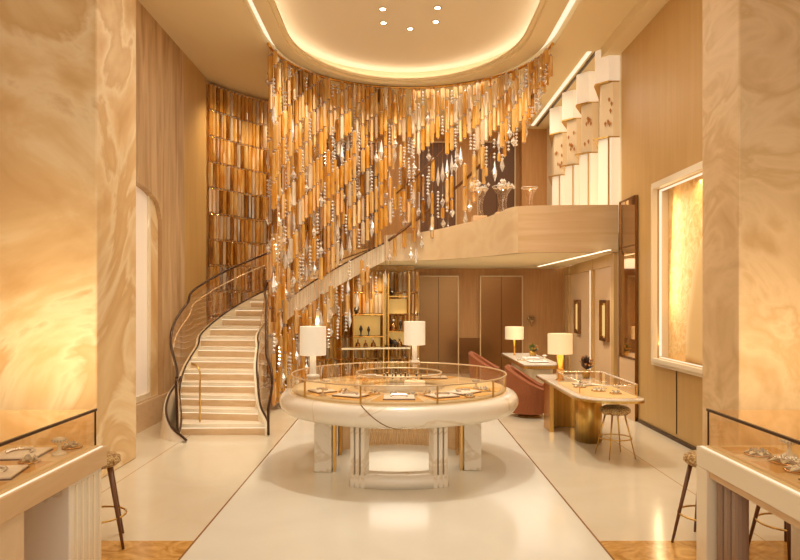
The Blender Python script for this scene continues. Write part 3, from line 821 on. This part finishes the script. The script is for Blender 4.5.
def brass_lamp(loc, r, zs, zt, label, rs):
    t = thing('table_lamp', label, 'lamp', loc)
    MB().lathe([(0, 0), (rs*1.3, 0), (rs*1.3, .015), (0, .015)], 24).obj('base', M['brass'], t)
    mb = MB(); mb.lathe([(rs, .015), (rs, .16), (rs*1.25, .165), (rs*1.25, .185), (rs, .19), (rs, zs+.03), (0, zs+.03)], 24); mb.obj('stem', M['brass'], t)
    mb = MB(); lampshade(mb, r, zs, zt); mb.obj('lamp_shade', M['shadey'], t)
brass_lamp((2.38, 9.75, .80), .18, .39, .69, 'brass column lamp with cream shade on the nearer glass display desk', .05)
brass_lamp((2.5, 14.3, .78), .2, .35, .62, 'slim brass lamp with cream shade on the farther desk', .018)

# ------------------------------------------------------------------ jewellery
def tray(loc, w, d, rz, label, tilt=0):
    t = thing('jewellery_tray', label, 'tray', loc, rz)
    MB().box(-w/2, -d/2, 0, w/2, d/2, .008).obj('tray_base', M['walnut'], t)
    MB().box(-w/2+.004, -d/2+.004, .008, w/2-.004, d/2-.004, .02).obj('tray_cushion', M['white'], t, bevel=.004)
    mb = MB()
    for k in range(18):
        a = PI*1.15*k/17-.2; put(mb, bicone(.013, -.006, .004, .018), (w*.26*cos(a), d*.3*sin(a)-.01, .027), 0)
    nk = mb.obj('necklace', M['gem'], t)
    mb = MB(); mb.tube([(w*.26*cos(PI*1.15*k/11-.2), d*.3*sin(PI*1.15*k/11-.2)-.01, .022) for k in range(12)], .004, 5); mb.obj('chain', M['brass'], nk)
    return t
def stand(loc, h, rz, label):
    t = thing('jewellery_stand', label, 'jewellery stand', loc, rz)
    MB().lathe([(0, 0), (h*.4, 0), (h*.38, h*.12), (h*.12, h*.25), (h*.1, h*.6), (h*.3, h*.75), (h*.34, h*.95), (0, h)], 16).obj('bust', M['cream'], t)
    mb = MB()
    for k in range(14):
        a = 2*PI*k/14; put(mb, bicone(.011, -.01, 0, .01), (h*.36*cos(a), h*.36*sin(a), h*.8))
    mb.obj('jewels', M['gem'], t)
    return t
def spray(loc, r, rz, label, nm='jewelled_brooch'):
    t = thing(nm, label, 'jewellery', loc, rz)
    mb = MB()
    for k in range(7):
        a = 2*PI*k/7; ca, sa = cos(a), sin(a)
        mb.add([(0, 0, .01), (r*.6*ca-r*.22*sa, r*.6*sa+r*.22*ca, .03), (r*ca, r*sa, .012), (r*.6*ca+r*.22*sa, r*.6*sa-r*.22*ca, .03), (0, 0, .0)], [(0, 1, 2, 3), (4, 3, 2, 1)])
    mb.obj('petals', M['cream'], t)
    mb = MB()
    for k in range(12): put(mb, bicone(.012, 0, .014, .03), (random.uniform(-.5, .5)*r, random.uniform(-.5, .5)*r, .02))
    mb.obj('stones', M['gem'], t)
    mb = MB(); mb.tube([(r*.9*cos(2*PI*k/20), r*.9*sin(2*PI*k/20), .008) for k in range(21)], .005, 5); mb.obj('setting', M['brass'], t)
    return t
ztop = .936
def pol(a, r): return (TC[0]+r*cos(rad(a)), TC[1]+r*sin(rad(a)), ztop)
tray(pol(-90, 1.02), .34, .28, 0, 'cream tray with a necklace at the front of the round counter')
tray(pol(-62, 1.0), .30, .26, .45, 'cream tray right of the front tray in the round counter')
tray(pol(-40, .95), .34, .26, .8, 'angled cream tray in the right front of the round counter')
tray(pol(-122, 1.0), .34, .24, -.5, 'flat cream tray in the left front of the round counter')
tray(pol(-150, 1.02), .28, .24, -1., 'cream tray at the left end of the round counter')
tray(pol(60, .95), .34, .24, 0, 'cream tray at the right rear of the round counter')
tray(pol(115, .95), .34, .24, 0, 'cream tray at the left rear of the round counter')
spray(pol(-138, .84), .07, 0, 'sparkling brooch near the left lamp inside the round counter')
spray(pol(-112, .74), .07, 0, 'sparkling brooch behind the left front tray of the round counter')
spray(pol(-24, 1.08), .08, 0, 'sparkling brooch at the right end of the round counter')
spray(pol(-51, 1.22), .06, 0, 'small brooch by the right front glass of the round counter')
stand(pol(-15, .95), .11, 0, 'small cream bust with jewels at right of the round counter')
stand(pol(-136, 1.17), .10, 0, 'small cream bust with jewels by the left front glass of the round counter')
stand(pol(-165, .9), .11, 0, 'small cream bust with jewels at the far left of the round counter')
spray(pol(-94, 0.84), .06, 0, 'sparkling brooch behind the front tray of the round counter, left of centre')
spray(pol(-80, 0.82), .06, 0, 'sparkling brooch behind the front tray of the round counter, right of centre')
spray(pol(-66, 0.8), .06, 0, 'sparkling brooch behind the right front tray of the round counter')
# ring of small dark-footed stands at the back
proto = thing('ring_stand', 'dark little ring stand at the rear of the round counter', 'ring stand', pol(80, .7), 0, 'little ring stands at the rear of the round counter')
MB().lathe([(0, 0), (.018, 0), (.010, .04), (.006, .09), (.0, .1)], 10).obj('cone', M['black'], proto)
mb = MB(); mb.tube([(.014*cos(2*PI*k/10), .014*sin(2*PI*k/10), .07) for k in range(11)], .004, 5); mb.obj('ring', M['silver'], proto)
spots_ = [(80, .70), (84, .82), (88, .72), (93, .84), (97, .7), (72, .74), (66, .72), (74, .86), (101, .82), (106, .72)]
words = ['rightmost of the middle group', 'second from right', 'in the middle group', 'back row middle', 'left of middle', 'right pair', 'far right', 'back row right', 'back row left', 'far left']
for (a, r), w_ in list(zip(spots_, words))[1:]:
    dup(proto, pol(a, r), 0)

# ------------------------------------------------------------------ stools
def stool(loc, rz, label, H=.68, sr=.2, spread=.2, thick=.02, legm='walnut'):
    t = thing('counter_stool', label, 'stool', loc, rz)
    MB().lathe([(0, H-.07), (sr*.8, H-.06), (sr, H-.03), (sr*.97, H+.01), (sr*.75, H+.035), (0, H+.045)], 28).obj('seat', M['rope'], t)
    for k in range(4):
        a = PI/4+k*PI/2; c, s = cos(a), sin(a)
        mb = MB(); mb.tube([(spread*.55*c, spread*.55*s, H-.06), (spread*1.15*c, spread*1.15*s, 0)], thick, 8, rr=[thick, thick*.55]); mb.obj('leg', M[legm], t)
    mb = MB(); q = spread*.92; mb.tube([(q*cos(PI/4+2*PI*k/24), q*sin(PI/4+2*PI*k/24), .24) for k in range(25)], .008, 6, cap=False); mb.obj('footrest', M['brassd'], t)
    return t
stool((2.75, 8.4, 0), .2, 'low woven gold stool at the rounded end of the glass display desk', .60, .19, .22, .012, 'brassd')
stool((-2.46, 5.38, 0), .4, 'woven gold stool at the far end of the left front counter', .70, .18, .24)
stool((-3.02, 5.15, 0), .1, 'woven stool seen through the gap under the left front counter', .70, .18, .24)
stool((2.52, 5.4, 0), .7, 'woven gold stool at the far end of the right front counter', .70, .18, .24)
stool((3.06, 5.2, 0), .3, 'woven stool seen through the opening under the right front counter', .70, .18, .24)

# ------------------------------------------------------------------ front counters
def front_counter(sgn, label):
    t = thing('display_counter', label, 'display counter', (0, 0, 0))
    X0, X1 = (2.13 if sgn < 0 else 2.17), 3.0; yE = 4.82; y0 = -1.
    def bx(mb, xa, ya, za, xb, yb, zb):
        xs = sorted((sgn*xa, sgn*xb)); mb.box(xs[0], ya, za, xs[1], yb, zb); return mb
    bx(MB(), X0, y0, .79, X1, yE, .93).obj('counter_top', M['woodh'] if sgn < 0 else M['creamp'], t, bevel=.006)
    fdk = bx(MB(), X0+.05, y0+.05, .93, X1-.05, yE-.06, .945).obj('display_deck', M['gold'], t)
    mb = bx(MB(), X0+.02, y0+.03, .93, X0+.032, yE-.03, .936); mb.obj('edge_light', M['ledslot'], t)
    for ya, yb in ((4.5, 4.7), (4.0, 4.3), (3.4, 3.8)): bx(MB(), X0+.12, ya, .945, X0+.5, yb, .9455).obj('display_pad', M['pad'], fdk)
    mb = MB(); bx(mb, X0+.065, y0+.05, .945, X0+.071, yE-.05, 1.195); bx(mb, X1-.071, y0+.05, .945, X1-.065, yE-.05, 1.195)
    bx(mb, X0+.071, yE-.056, .945, X1-.071, yE-.05, 1.195); bx(mb, X0+.065, y0+.05, 1.195, X1-.065, yE-.05, 1.2); gcc = mb.obj('glass_case', M['glass'], t)
    mb = MB(); bx(mb, X0+.055, y0+.04, 1.19, X0+.073, yE-.04, 1.208); bx(mb, X1-.066, y0+.04, 1.196, X1-.06, yE-.04, 1.204)
    bx(mb, X0+.06, yE-.055, .94, X0+.07, yE-.045, 1.2); mb.obj('case_frame', M['darkmetal'], gcc)
    if sgn < 0:
        n = 8
        bx(MB(), X0+.03, 4.33, 0.06, X1-.1, yE-.02, .79).obj('leg', M['marble'], t, bevel=.01)
        bx(MB(), X0+.02, 4.31, 0, X1-.08, yE-.01, .08).obj('plinth', M['riser'], t)
        mb = MB()
        for k in range(5): bx(mb, X0+.02, 4.40+k*.085, .1, X0+.03, 4.42+k*.085, .76)
        mb.obj('fluting', M['creamp'], t)
        for ya, yb in ((3.35, 3.83), (2.4, 3.33)):
            bx(MB(), X0+.04, ya, 0, X1-.1, yb, .79).obj('cabinet_panel', M['fascia'], t, bevel=.012)
    else:
        bx(MB(), X0+.0, 4.66, 0, X0+.14, yE, .79).obj('leg', M['creamp'], t, bevel=.006)
        bx(MB(), X1-.14, 4.66, 0, X1, yE, .79).obj('leg', M['creamp'], t, bevel=.006)
        bx(MB(), X0+.0, 3.3, 0, X0+.12, 3.46, .79).obj('leg', M['creamp'], t, bevel=.006)
        mb = MB()
        for k in range(3): bx(mb, X0+.05, 4.54-.105*k, 0, X0+.14, 4.64-.105*k, .74)
        mb.obj('fluted_panel', M['taupe'], t, bevel=.03)
        bx(MB(), X0+.02, 3.4, .74, X1-.02, yE-.02, .79).obj('apron', M['woodh'], t)
    return t
front_counter(-1, 'long pale counter with glass case along the left foreground')
front_counter(1, 'long cream counter with glass case along the right foreground')
def jline(sgn, Y, x): return (sgn*x, Y, .9465)
tray(jline(-1, 3.95, 2.45), .34, .3, .2, 'cream tray nearest the camera in the left front counter')
tray(jline(-1, 3.45, 2.5), .34, .34, -.3, 'cream tray at the picture edge in the left front counter')
tray(jline(-1, 4.45, 2.55), .3, .3, .1, 'cream tray near the far end of the left front counter')
spray(jline(-1, 4.1, 2.72), .09, 0, 'gold brooch between the trays of the left front counter')
spray(jline(-1, 4.25, 2.38), .07, 0, 'small brooch by the glass of the left front counter')
stand(jline(-1, 4.47, 2.30), .12, 0, 'little cream bust at the far end of the left front counter')
spray(jline(-1, 4.67, 2.32), .08, 0, 'white flower-shaped brooch beside the far bust of the left front counter')
spray(jline(1, 4.45, 2.42), .09, 0, 'white petal brooch at the far end of the right front counter')
spray(jline(1, 4.25, 2.5), .12, .4, 'large white petal brooch second from the far end of the right front counter')
spray(jline(1, 4.02, 2.46), .11, .8, 'white petal brooch third from the far end of the right front counter')
stand(jline(1, 4.4, 2.6), .13, 0, 'little cream bust behind the petals in the right front counter')
stand(jline(1, 4.0, 2.68), .12, 0, 'little cream bust at the picture edge of the right front counter')
tray(jline(1, 3.75, 2.5), .3, .26, .2, 'cream tray at the picture edge in the right front counter')

# ------------------------------------------------------------------ right desks
dk = thing('display_desk', 'long brass-edged desk with rounded glass case at the right', 'desk', (0, 0, 0))
P = rrect(2.18, 7.85, 2.97, 10.55, [.42, .16, .04, .04], 8)
MB().prism(P, .752, .78).obj('desk_top', M['brassd'], dk)
MB().prism(rrect(2.185, 7.855, 2.965, 10.54, [.415, .155, .04, .04], 8), .78, .795).obj('marble_surface', M['marble'], dk)
Pg = rrect(2.28, 8.0, 2.92, 9.55, [.33, .12, .08, .08], 8)
MB().prism(Pg, .795, .80).obj('case_deck', M['gold'], dk)
mb = MB(); A = [Vector((x, y, .80)) for x, y in Pg+[Pg[0]]]; mb.ribbon(A, [p+Vector((0, 0, .15)) for p in A], 0, False)
mb.add([(x, y, .95) for x, y in Pg], [tuple(range(len(Pg)))]); gd = mb.obj('glass_case', M['glass'], dk)
mb = MB(); mb.tube([(x, y, .95) for x, y in Pg+[Pg[0]]], .011, 6); mb.obj('case_rim', M['silver'], gd)
mb = MB()
for (x, y) in ((2.91, 8.07), (2.91, 9.5), (2.3, 9.5), (2.3, 8.4)): mb.box(x-.006, y-.006, .795, x+.006, y+.006, .95)
mb.obj('case_post', M['brass'], gd)
mb = MB(); mb.lathe([(.0, 0), (.18, 0), (.18, .752), (0, .752)], 36, (2.68, 9.35, 0), sy=1.4); mb.obj('leg', M['brassd'], dk)
MB().box(2.3, 10.3, 0, 2.9, 10.45, .752).obj('leg', M['brassd'], dk, bevel=.01)
MB().box(2.26, 9.9, 0, 2.32, 10.3, .752).obj('modesty_panel', M['brass'], dk)
spray((2.74, 8.35, .801), .08, 0, 'sparkling brooch near the rounded end of the desk case')
spray((2.6, 8.6, .801), .1, 0, 'sparkling brooch in the middle of the rounded desk case')
spray((2.45, 8.95, .801), .09, 0, 'sparkling brooch at the left of the rounded desk case')
stand((2.75, 8.85, .801), .1, 0, 'small cream bust inside the rounded desk case')
tray((2.6, 9.2, .801), .3, .25, .2, 'cream tray at the rear of the rounded desk case')
def plant(loc, r, h, leafm, petm, label, nm='flower_arrangement'):
    t = thing(nm, label, 'plant', loc)
    MB().lathe([(0, 0), (r*.35, 0), (r*.45, h*.2), (r*.4, h*.35), (r*.3, h*.35), (0, h*.3)], 16).obj('vase', M['brassd'], t)
    mb = MB(); random.seed(3)
    for k in range(46):
        a = random.uniform(0, 2*PI); e = random.uniform(.0, 1.35); R = r*random.uniform(.6, 1); b = Vector((0, 0, h*.35))
        tip = b+Vector((R*cos(a)*cos(e), R*sin(a)*cos(e), h*.65*(.25+.75*sin(e)))); m_ = (b+tip)/2; s = Vector((-sin(a), cos(a), .3))*r*.18
        mb.add([b, m_+s, tip, m_-s], [(0, 1, 2, 3)])
    mb.obj('leaves', M[leafm], t)
    mb = MB()
    for k in range(12):
        a = random.uniform(0, 2*PI); e = random.uniform(.3, 1.3); tip = (r*.8*cos(a)*cos(e), r*.8*sin(a)*cos(e), h*.35+h*.6*sin(e))
        put(mb, bicone(r*.16, -r*.08, .02, r*.14, 7), tip)
    mb.obj('petals', M[petm], t)
plant((2.85, 10.05, .796), .15, .36, 'darkleaf', 'petal', 'dark flower arrangement with copper petals behind the rounded glass case')
# far desk
fd = thing('consultation_desk', 'farther white-topped desk with brass edge near the lifts', 'desk', (0, 0, 0))
MB().prism(rrect(2.32, 12.25, 3.05, 15.0, [.1, .25, .04, .04], 6), .70, .755).obj('desk_top', M['brassd'], fd)
MB().prism(rrect(2.33, 12.26, 3.04, 14.99, [.1, .24, .04, .04], 6), .755, .775).obj('marble_surface', M['marble'], fd)
MB().box(2.5, 12.6, 0, 2.95, 13.1, .7).obj('leg', M['creamp'], fd, bevel=.06)
MB().box(2.5, 14.3, 0, 2.95, 14.7, .7).obj('leg', M['creamp'], fd, bevel=.06)
plant((2.88, 14.2, .776), .17, .28, 'leaf', 'petal', 'low green leafy arrangement on the farther desk', 'leafy_arrangement')
tray((2.7, 12.85, .776), .36, .3, .1, 'white tray of jewels at the near end of the farther desk')
spray((2.46, 13.2, .776), .11, 0, 'jewelled brooch at the left edge of the farther desk')
tray((2.72, 14.35-.75, .776), .34, .3, -.1, 'white tray of jewels in the middle of the farther desk')
stand((2.92, 13.22, .776), .11, 0, 'small bust with jewels on the farther desk')
# wall flower sconce
sc_ = thing('wall_ornament', 'small pale flower ornament on the back wall above the farther desk', 'ornament', (3.55, YB-.02, 1.45))
mb = MB()
for k in range(6):
    a = 2*PI*k/6; put(mb, bicone(.06, -.02, .02, .06), (.07*cos(a), -.05, .07*sin(a)))
mb.obj('petals', M['silver'], sc_); MB().box(-.01, -.05, -.2, .01, 0, 0).obj('stem', M['brassd'], sc_)

# armchairs: wrap-around shell
def armchair(loc, rz, label):
    t = thing('armchair', label, 'chair', loc, rz)
    mb = MB(); n = 28; ins, outs = [], []
    for k in range(n+1):
        u = -1+2*k/n; a = u*rad(128)       # opening towards +x
        # back is at -x
        ax, ay = -cos(a), sin(a)
        h = .50+.36*(max(0, cos(a*.70)))**1.5
        outs.append((ax*.41, ay*.37, h)); ins.append((ax*.33, ay*.30, h))
    def at(L, z): return [(x, y, z) for x, y, h in L]
    lowo = [(x*.84, y*.84, .07) for x, y, h in outs]; mido = [(x*1.0, y*1.0, .42) for x, y, h in outs]
    topo = [(x*1.04, y*1.03, h-.02) for x, y, h in outs]; crown = [((a[0]*1.04+b[0])/2, (a[1]*1.03+b[1])/2, a[2]+.015) for a, b in zip(outs, ins)]
    topi = [(x, y, h-.02) for x, y, h in ins]; lowi = [(x*.95, y*.95, .36) for x, y, h in ins]
    seq = [lowo, mido, topo, crown, topi, lowi]
    for a, b in zip(seq[:-1], seq[1:]): mb.ribbon(a, b)
    for idx in (0, n): mb.add([s[idx] for s in seq], [tuple(range(6))])
    mb.obj('backrest', M['terra'], t)
    MB().lathe([(0, .08), (.26, .08), (.30, .14), (.30, .38), (.27, .44), (.15, .455), (0, .46)], 28, (.03, 0, 0)).obj('seat', M['terra'], t)
    MB().lathe([(.0, .0), (.2, .0), (.2, .02), (.1, .03), (.1, .08), (0, .08)], 20).obj('swivel_base', M['brassd'], t)
    return t
armchair((2.24, 11.3, 0), rad(-12), 'terracotta velvet armchair between the two desks')
armchair((1.92, 14.2, 0), rad(-12), 'terracotta velvet armchair at the farther desk')

# ------------------------------------------------------------------ lower display shelves beneath the stair
sh = thing('wall_shelf_unit', 'amber glass shelf unit beneath the curved staircase', 'shelf unit', (CX, CY, 0))
RB = 4.25
def arcbox(a0, a1, r0, r1, z0, z1):
    n = max(2, int(abs(a0-a1)/3)); L = [a0+(a1-a0)*k/n for k in range(n+1)]
    return MB().prism([(r1*cos(rad(a)), r1*sin(rad(a))) for a in L]+[(r0*cos(rad(a)), r0*sin(rad(a))) for a in L[::-1]], z0, z1)
arcbox(112, 89, RB-.2, RB+.2, .82, .85).obj('shelf', M['creamp'], sh)
arcbox(108, 98, RB-.1, RB+.2, 1.10, 1.125).obj('shelf', M['brass'], sh)
arcbox(108, 98, RB-.1, RB+.2, 1.62, 1.645).obj('shelf', M['brass'], sh)
arcbox(96, 90, RB-.1, RB+.2, 1.22, 1.245).obj('shelf', M['brass'], sh)
arcbox(96, 90, RB-.1, RB+.2, 2.05, 2.075).obj('shelf', M['brass'], sh)
for a0 in (112, 108, 98, 96.4, 89.6): arcbox(a0, a0-.4, RB-.1, RB+.2, 0, 2.6).obj('upright', M['brass'], sh)
for a0, a1, z0, z1 in ((107.5, 98.5, 1.13, 1.6), (95.8, 90.2, .9, 1.2), (95.8, 90.2, 1.65, 2.0), (107.5, 98.5, .86, 1.08), (97.6, 96.6, .9, 2.5)):
    arcbox(a0, a1, RB+.16, RB+.19, z0, z1).obj('back_panel', M['litgold'], sh)
random.seed(11)
def figurine(a, z, label, s=1., kind=0):
    x, y = ring(a, RB); t = thing('figurine', label, 'ornament', (x, y, z), random.uniform(0, 3)); t.scale = (s, s, s)
    if kind == 0:
        MB().lathe([(0, 0), (.05, 0), (.05, .015), (.015, .03), (.02, .1), (.045, .16), (.02, .24), (0, .26)], 12).obj('body', M['black'], t)
    elif kind == 1:
        MB().lathe([(0, 0), (.06, 0), (.07, .05), (.05, .12), (.02, .14), (.02, .18), (.03, .19), (0, .2)], 14).obj('bottle', M['bronze'], t); MB().box(-.02, -.02, .19, .02, .02, .23).obj('stopper', M['gem'], t)
    else:
        mb = MB(); mb.tube([(-.09, 0, .05), (-.03, 0, .08), (.04, 0, .07), (.09, 0, .13)], .03, 8, rr=[.012, .04, .04, .02]); mb.obj('body', M['black'], t)
        mb = MB()
        for q in (-.05, -.03, .03, .05): mb.tube([(q, 0, .06), (q, 0, 0)], .009, 6)
        mb.obj('legs', M['black'], t)
for a, z, l, s, k in ((106.5, 1.645, 'dark animal figure on the top shelf left of the display under the stair', 1.4, 2), (105, 1.125, 'slim dark figure, left of a pair on the middle shelf under the stair', 1., 0),
                      (102.5, 1.125, 'slim dark figure, right of a pair on the middle shelf under the stair', .9, 0), (106, .85, 'small bronze bottle at left on the long shelf', .9, 1),
                      (103.5, .85, 'small bronze bottle second from left on the long shelf', .8, 1), (101, .85, 'small bronze bottle third from left on the long shelf', .9, 1),
                      (94.5, 1.245, 'bronze bottle, left of the pair on the right-hand shelf', 1.2, 1), (92.2, 1.245, 'dark figure, right of the pair on the right-hand shelf', 1., 0),
                      (95, 2.075, 'dark animal figure on the highest right-hand shelf', 1.3, 2), (94.6, .85, 'dark animal figure on the long shelf, right of the bottles', 1.6, 2),
                      (92.5, .85, 'bronze bottle at the right end of the long shelf', 1., 1)):
    figurine(a, z+.001, l, s, k)

# ------------------------------------------------------------------ upper display wall (mezzanine right side)
DY = [(15.3, 16.9), (14.1, 15.25), (12.95, 14.05), (11.7, 12.9)]
who = ['farthest', 'second farthest', 'second nearest', 'nearest']
for (y0, y1), w_ in zip(DY, who):
    t = thing('display_column', 'tall backlit white display column on the upper right wall, '+w_+' of four', 'display column', (XR, y0, 0), group='backlit display columns')
    L = y1-y0; f = L*.4
    def zig(p0, p1, p2): return [(0, 0), (-p0*.9-.06, .0), (-p1-.12, .2), (-p1-.12, .26), (0, L-.03)]
    MB().prism(zig(.14, .24, .12), 5.87, HC-.03).obj('upper_box', M['litpanel'], t)
    MB().prism(zig(.06, .14, .06), 4.89, 5.85).obj('middle_panel', M['litwood'], t)
    MB().prism(zig(.1, .18, .08), MZ, 4.87).obj('lower_box', M['litpanel'], t)
    MB().prism(zig(.16, .26, .14), 5.85, 5.875).obj('shelf_edge', M['brassd'], t)
    MB().prism(zig(.16, .27, .14), 4.865, 4.89).obj('shelf_edge', M['brassd'], t)
    MB().box(-.20, .015, MZ, -.18, .035, 4.86).obj('mullion', M['brassd'], t)
    g = MB()
    for k in range(8): u = random.uniform(.1, .9); put(g, bicone(.022, -.04, .02, .06), (-.12-.15*u, -.02+.16*u, 5.05+random.uniform(0, .5)))
    g.obj('jewel_relief', M['petal'], t)
# pedestals and glass vases on the mezzanine
def vase(x, y, h, r, label, crys=True):
    p = tag(MB().box(-.14, -.14, 0, .14, .14, .5).obj('pedestal', M['tanlt'], bevel=.01, loc=(x, y, MZ)), 'square beige pedestal under the '+label.replace('clear flared glass vase ', 'clear vase ').replace('glass vase heaped with crystal blooms', 'crystal-filled vase'), 'pedestal')
    t = thing('glass_vase', label, 'vase', (x, y, MZ+.5))
    MB().lathe([(0, .0), (r*.5, 0), (r*.35, h*.3), (r*.5, h*.7), (r, h)], 24).obj('vase_body', M['glassr'], t)
    mb = MB(); torus(mb, r, .008, h, 24); mb.obj('rim', M['gem'], t)
    if crys:
        mb = MB()
        for k in range(16):
            a = random.uniform(0, 2*PI); q = random.uniform(.0, 1.)*r*1.2; put(mb, bicone(.04, 0, .04, .09), (q*cos(a), q*sin(a), h*.95+random.uniform(-.05, .1)))
        mb.obj('crystal_blooms', M['gem'], t)
vase(2.45, 12.4, .42, .15, 'clear flared glass vase nearest the brown upper wall', False)
vase(2.0, 12.75, .5, .2, 'glass vase heaped with crystal blooms, right of two on the balcony')
vase(1.62, 13.3, .55, .18, 'glass vase heaped with crystal blooms, left of two on the balcony')

# ------------------------------------------------------------------ downlights
for i, (x, y) in enumerate(((-.27, 11.0), (-.27, 11.55), (.2, 11.8), (.64, 10.95), (.64, 11.5))):
    w_ = ['front left', 'rear left', 'centre rear', 'front right', 'rear right'][i]
    t = thing('downlight', 'small round downlight in the oval ceiling recess, '+w_+' of the five', 'ceiling light', (x, y, HC+.321), group='downlights in the oval recess')
    MB().lathe([(.045, .018), (.06, .0), (.065, .0), (.065, .018)], 20).obj('bezel', M['silver'], t)
    MB().lathe([(0, .006), (.045, .006)], 20).obj('lens', M['spot'], t)

# ------------------------------------------------------------------ lights
def area(loc, sx, sy, e, tgt=None, c=(1, .74, .45), shape='RECTANGLE', spread=PI):
    l = bpy.data.lights.new('area', 'AREA'); l.shape = shape; l.size = sx; l.size_y = sy; l.energy = e; l.color = c; l.spread = spread
    o = bpy.data.objects.new('area_light', l); COL.objects.link(o); o.location = loc
    d = (Vector(tgt)-Vector(loc)) if tgt else Vector((0, 0, -1)); o.rotation_euler = d.to_track_quat('-Z', 'Y').to_euler(); return o
def spotl(loc, tgt, e, ang, blend=.6, r=.05, c=(1, .76, .48)):
    l = bpy.data.lights.new('spot', 'SPOT'); l.energy = e; l.spot_size = rad(ang); l.spot_blend = blend; l.shadow_soft_size = r; l.color = c
    o = bpy.data.objects.new('spot_light', l); COL.objects.link(o); o.location = loc
    o.rotation_euler = (Vector(tgt)-Vector(loc)).to_track_quat('-Z', 'Y').to_euler(); return o
WC = (1, .93, .80)
spotl((.1, 8.1, 6.45), (0, 8.1, 0), 560, 75, .7, .05, WC)                 # over the round counter
spotl((2.6, 8.7, 6.4), (2.6, 8.7, 0), 320, 60, .7, .05, WC)
spotl((-2.6, 8.6, 6.4), (-2.8, 9.8, .4), 260, 60, .7, .1, WC)             # foot of the stair
for x in (-2.6, 2.6): spotl((x*.9, 3.8, 6.4), (x, 4.2, .9), 150, 60, .8, .1, WC)
spotl((0, 5.2, 6.4), (0, 5.6, 0), 60, 80, .8, .2, WC)
area((0, 1.5, 6.3), 6, 5, 150, (0, 5., 1.0), WC)  # added soft fill overhead near the camera, out of view, no fixture
area((0, 9.5, 6.35), 3.2, 5, 160, None, WC)
# grazing lights on the stone blocks beside the counters
spotl((-3.6, 5.7, 1.3), (-3.75, 7.3, 1.85), 125, 120, 1., .03, (1, .76, .45))
spotl((3.7, 5.2, 1.3), (3.85, 6.75, 1.85), 100, 120, 1., .03, (1, .76, .45))
# spots added without fixtures to brighten the crystals from inside and outside
for a in range(170, 0, -24):
    x, y = ring(a, 1.75); u, v = ring(a, 2.5); spotl((x, y, 6.45), (u, v, 3.6), 205, 75, .9, .12, (1, .8, .55))
for a in (168, 148, 128, 108):
    x, y = ring(a, .9); u, v = ring(a, 2.5); spotl((x, y, 6.45), (u, v, 1.4), 240, 38, .9, .12, (1, .84, .6))
for a in (150, 133, 116, 100):
    x, y = ring(a, 3.75); u, v = ring(a, 4.55); spotl((x, y, 6.45 if a > 118 else 2.7), (u, v, 2.6 if a > 118 else 1.), 190 if a > 118 else 150, 110, .9, .1, (1, .8, .5))
# under the balcony
for x, y in ((1.2, 15.5), (3., 15.6), (2.6, 13.2), (3.1, 12.)): spotl((x, y, 2.76), (x, y, 0), 95, 120, .9, .08, WC)
area((2.4, 14.2, 2.75), 2.2, 4, 40, None, WC)
# mezzanine room
area((1.8, 14.8, 6.4), 3, 3, 60, None, WC); area((-1.2, 15.8, 6.4), 2, 2, 25, None, WC)
# niche, counter and lamps
area((XR+.04, 8.9, 3.6), .06, 2.0, 14, (4.1, 8.9, 1.2), (1, .72, .38))
area((XR+.03, 9.9, 2.4), .05, 2.2, 12, (4.1, 8.8, 2.3), (1, .72, .38))
area((0, 8.1, .655), .9, .9, 4, None, WC, 'DISK')
point((-.99, 7.6, 1.5), 2, .06, WC); point((.22, 9.3, 1.5), 2, .06, WC); point((2.38, 9.75, 1.33), 2, .06, WC); point((2.5, 14.3, 1.28), 2, .06, WC)
area((-4.2, 9.8, 2.2), 1.6, 2.2, 12, (-3, 9.8, 2.0), (1, .86, .68))
wd = bpy.data.worlds.new('world'); SC.world = wd; wd.use_nodes = True
wd.node_tree.nodes['Background'].inputs[0].default_value = (1, .94, .84, 1); wd.node_tree.nodes['Background'].inputs[1].default_value = 1.25

# ------------------------------------------------------------------ camera
cam = bpy.data.cameras.new('camera'); co = bpy.data.objects.new('camera', cam); COL.objects.link(co)
co.location = (0, 0, 2); co.rotation_euler = (PI/2, 0, 0)
cam.sensor_width = 36; cam.lens = 29.7; cam.shift_x = .00125; cam.shift_y = 19/800
SC.camera = co
vs = SC.view_settings; vs.view_transform = 'Standard'; vs.look = 'None'; vs.gamma = 1; vs.use_curve_mapping = False; vs.exposure = -.1
cy = SC.cycles; cy.use_denoising = True; cy.max_bounces = 10; cy.transparent_max_bounces = 32; cy.diffuse_bounces = 4; cy.glossy_bounces = 4
cy.sample_clamp_indirect = 4; cy.caustics_reflective = False; cy.caustics_refractive = False
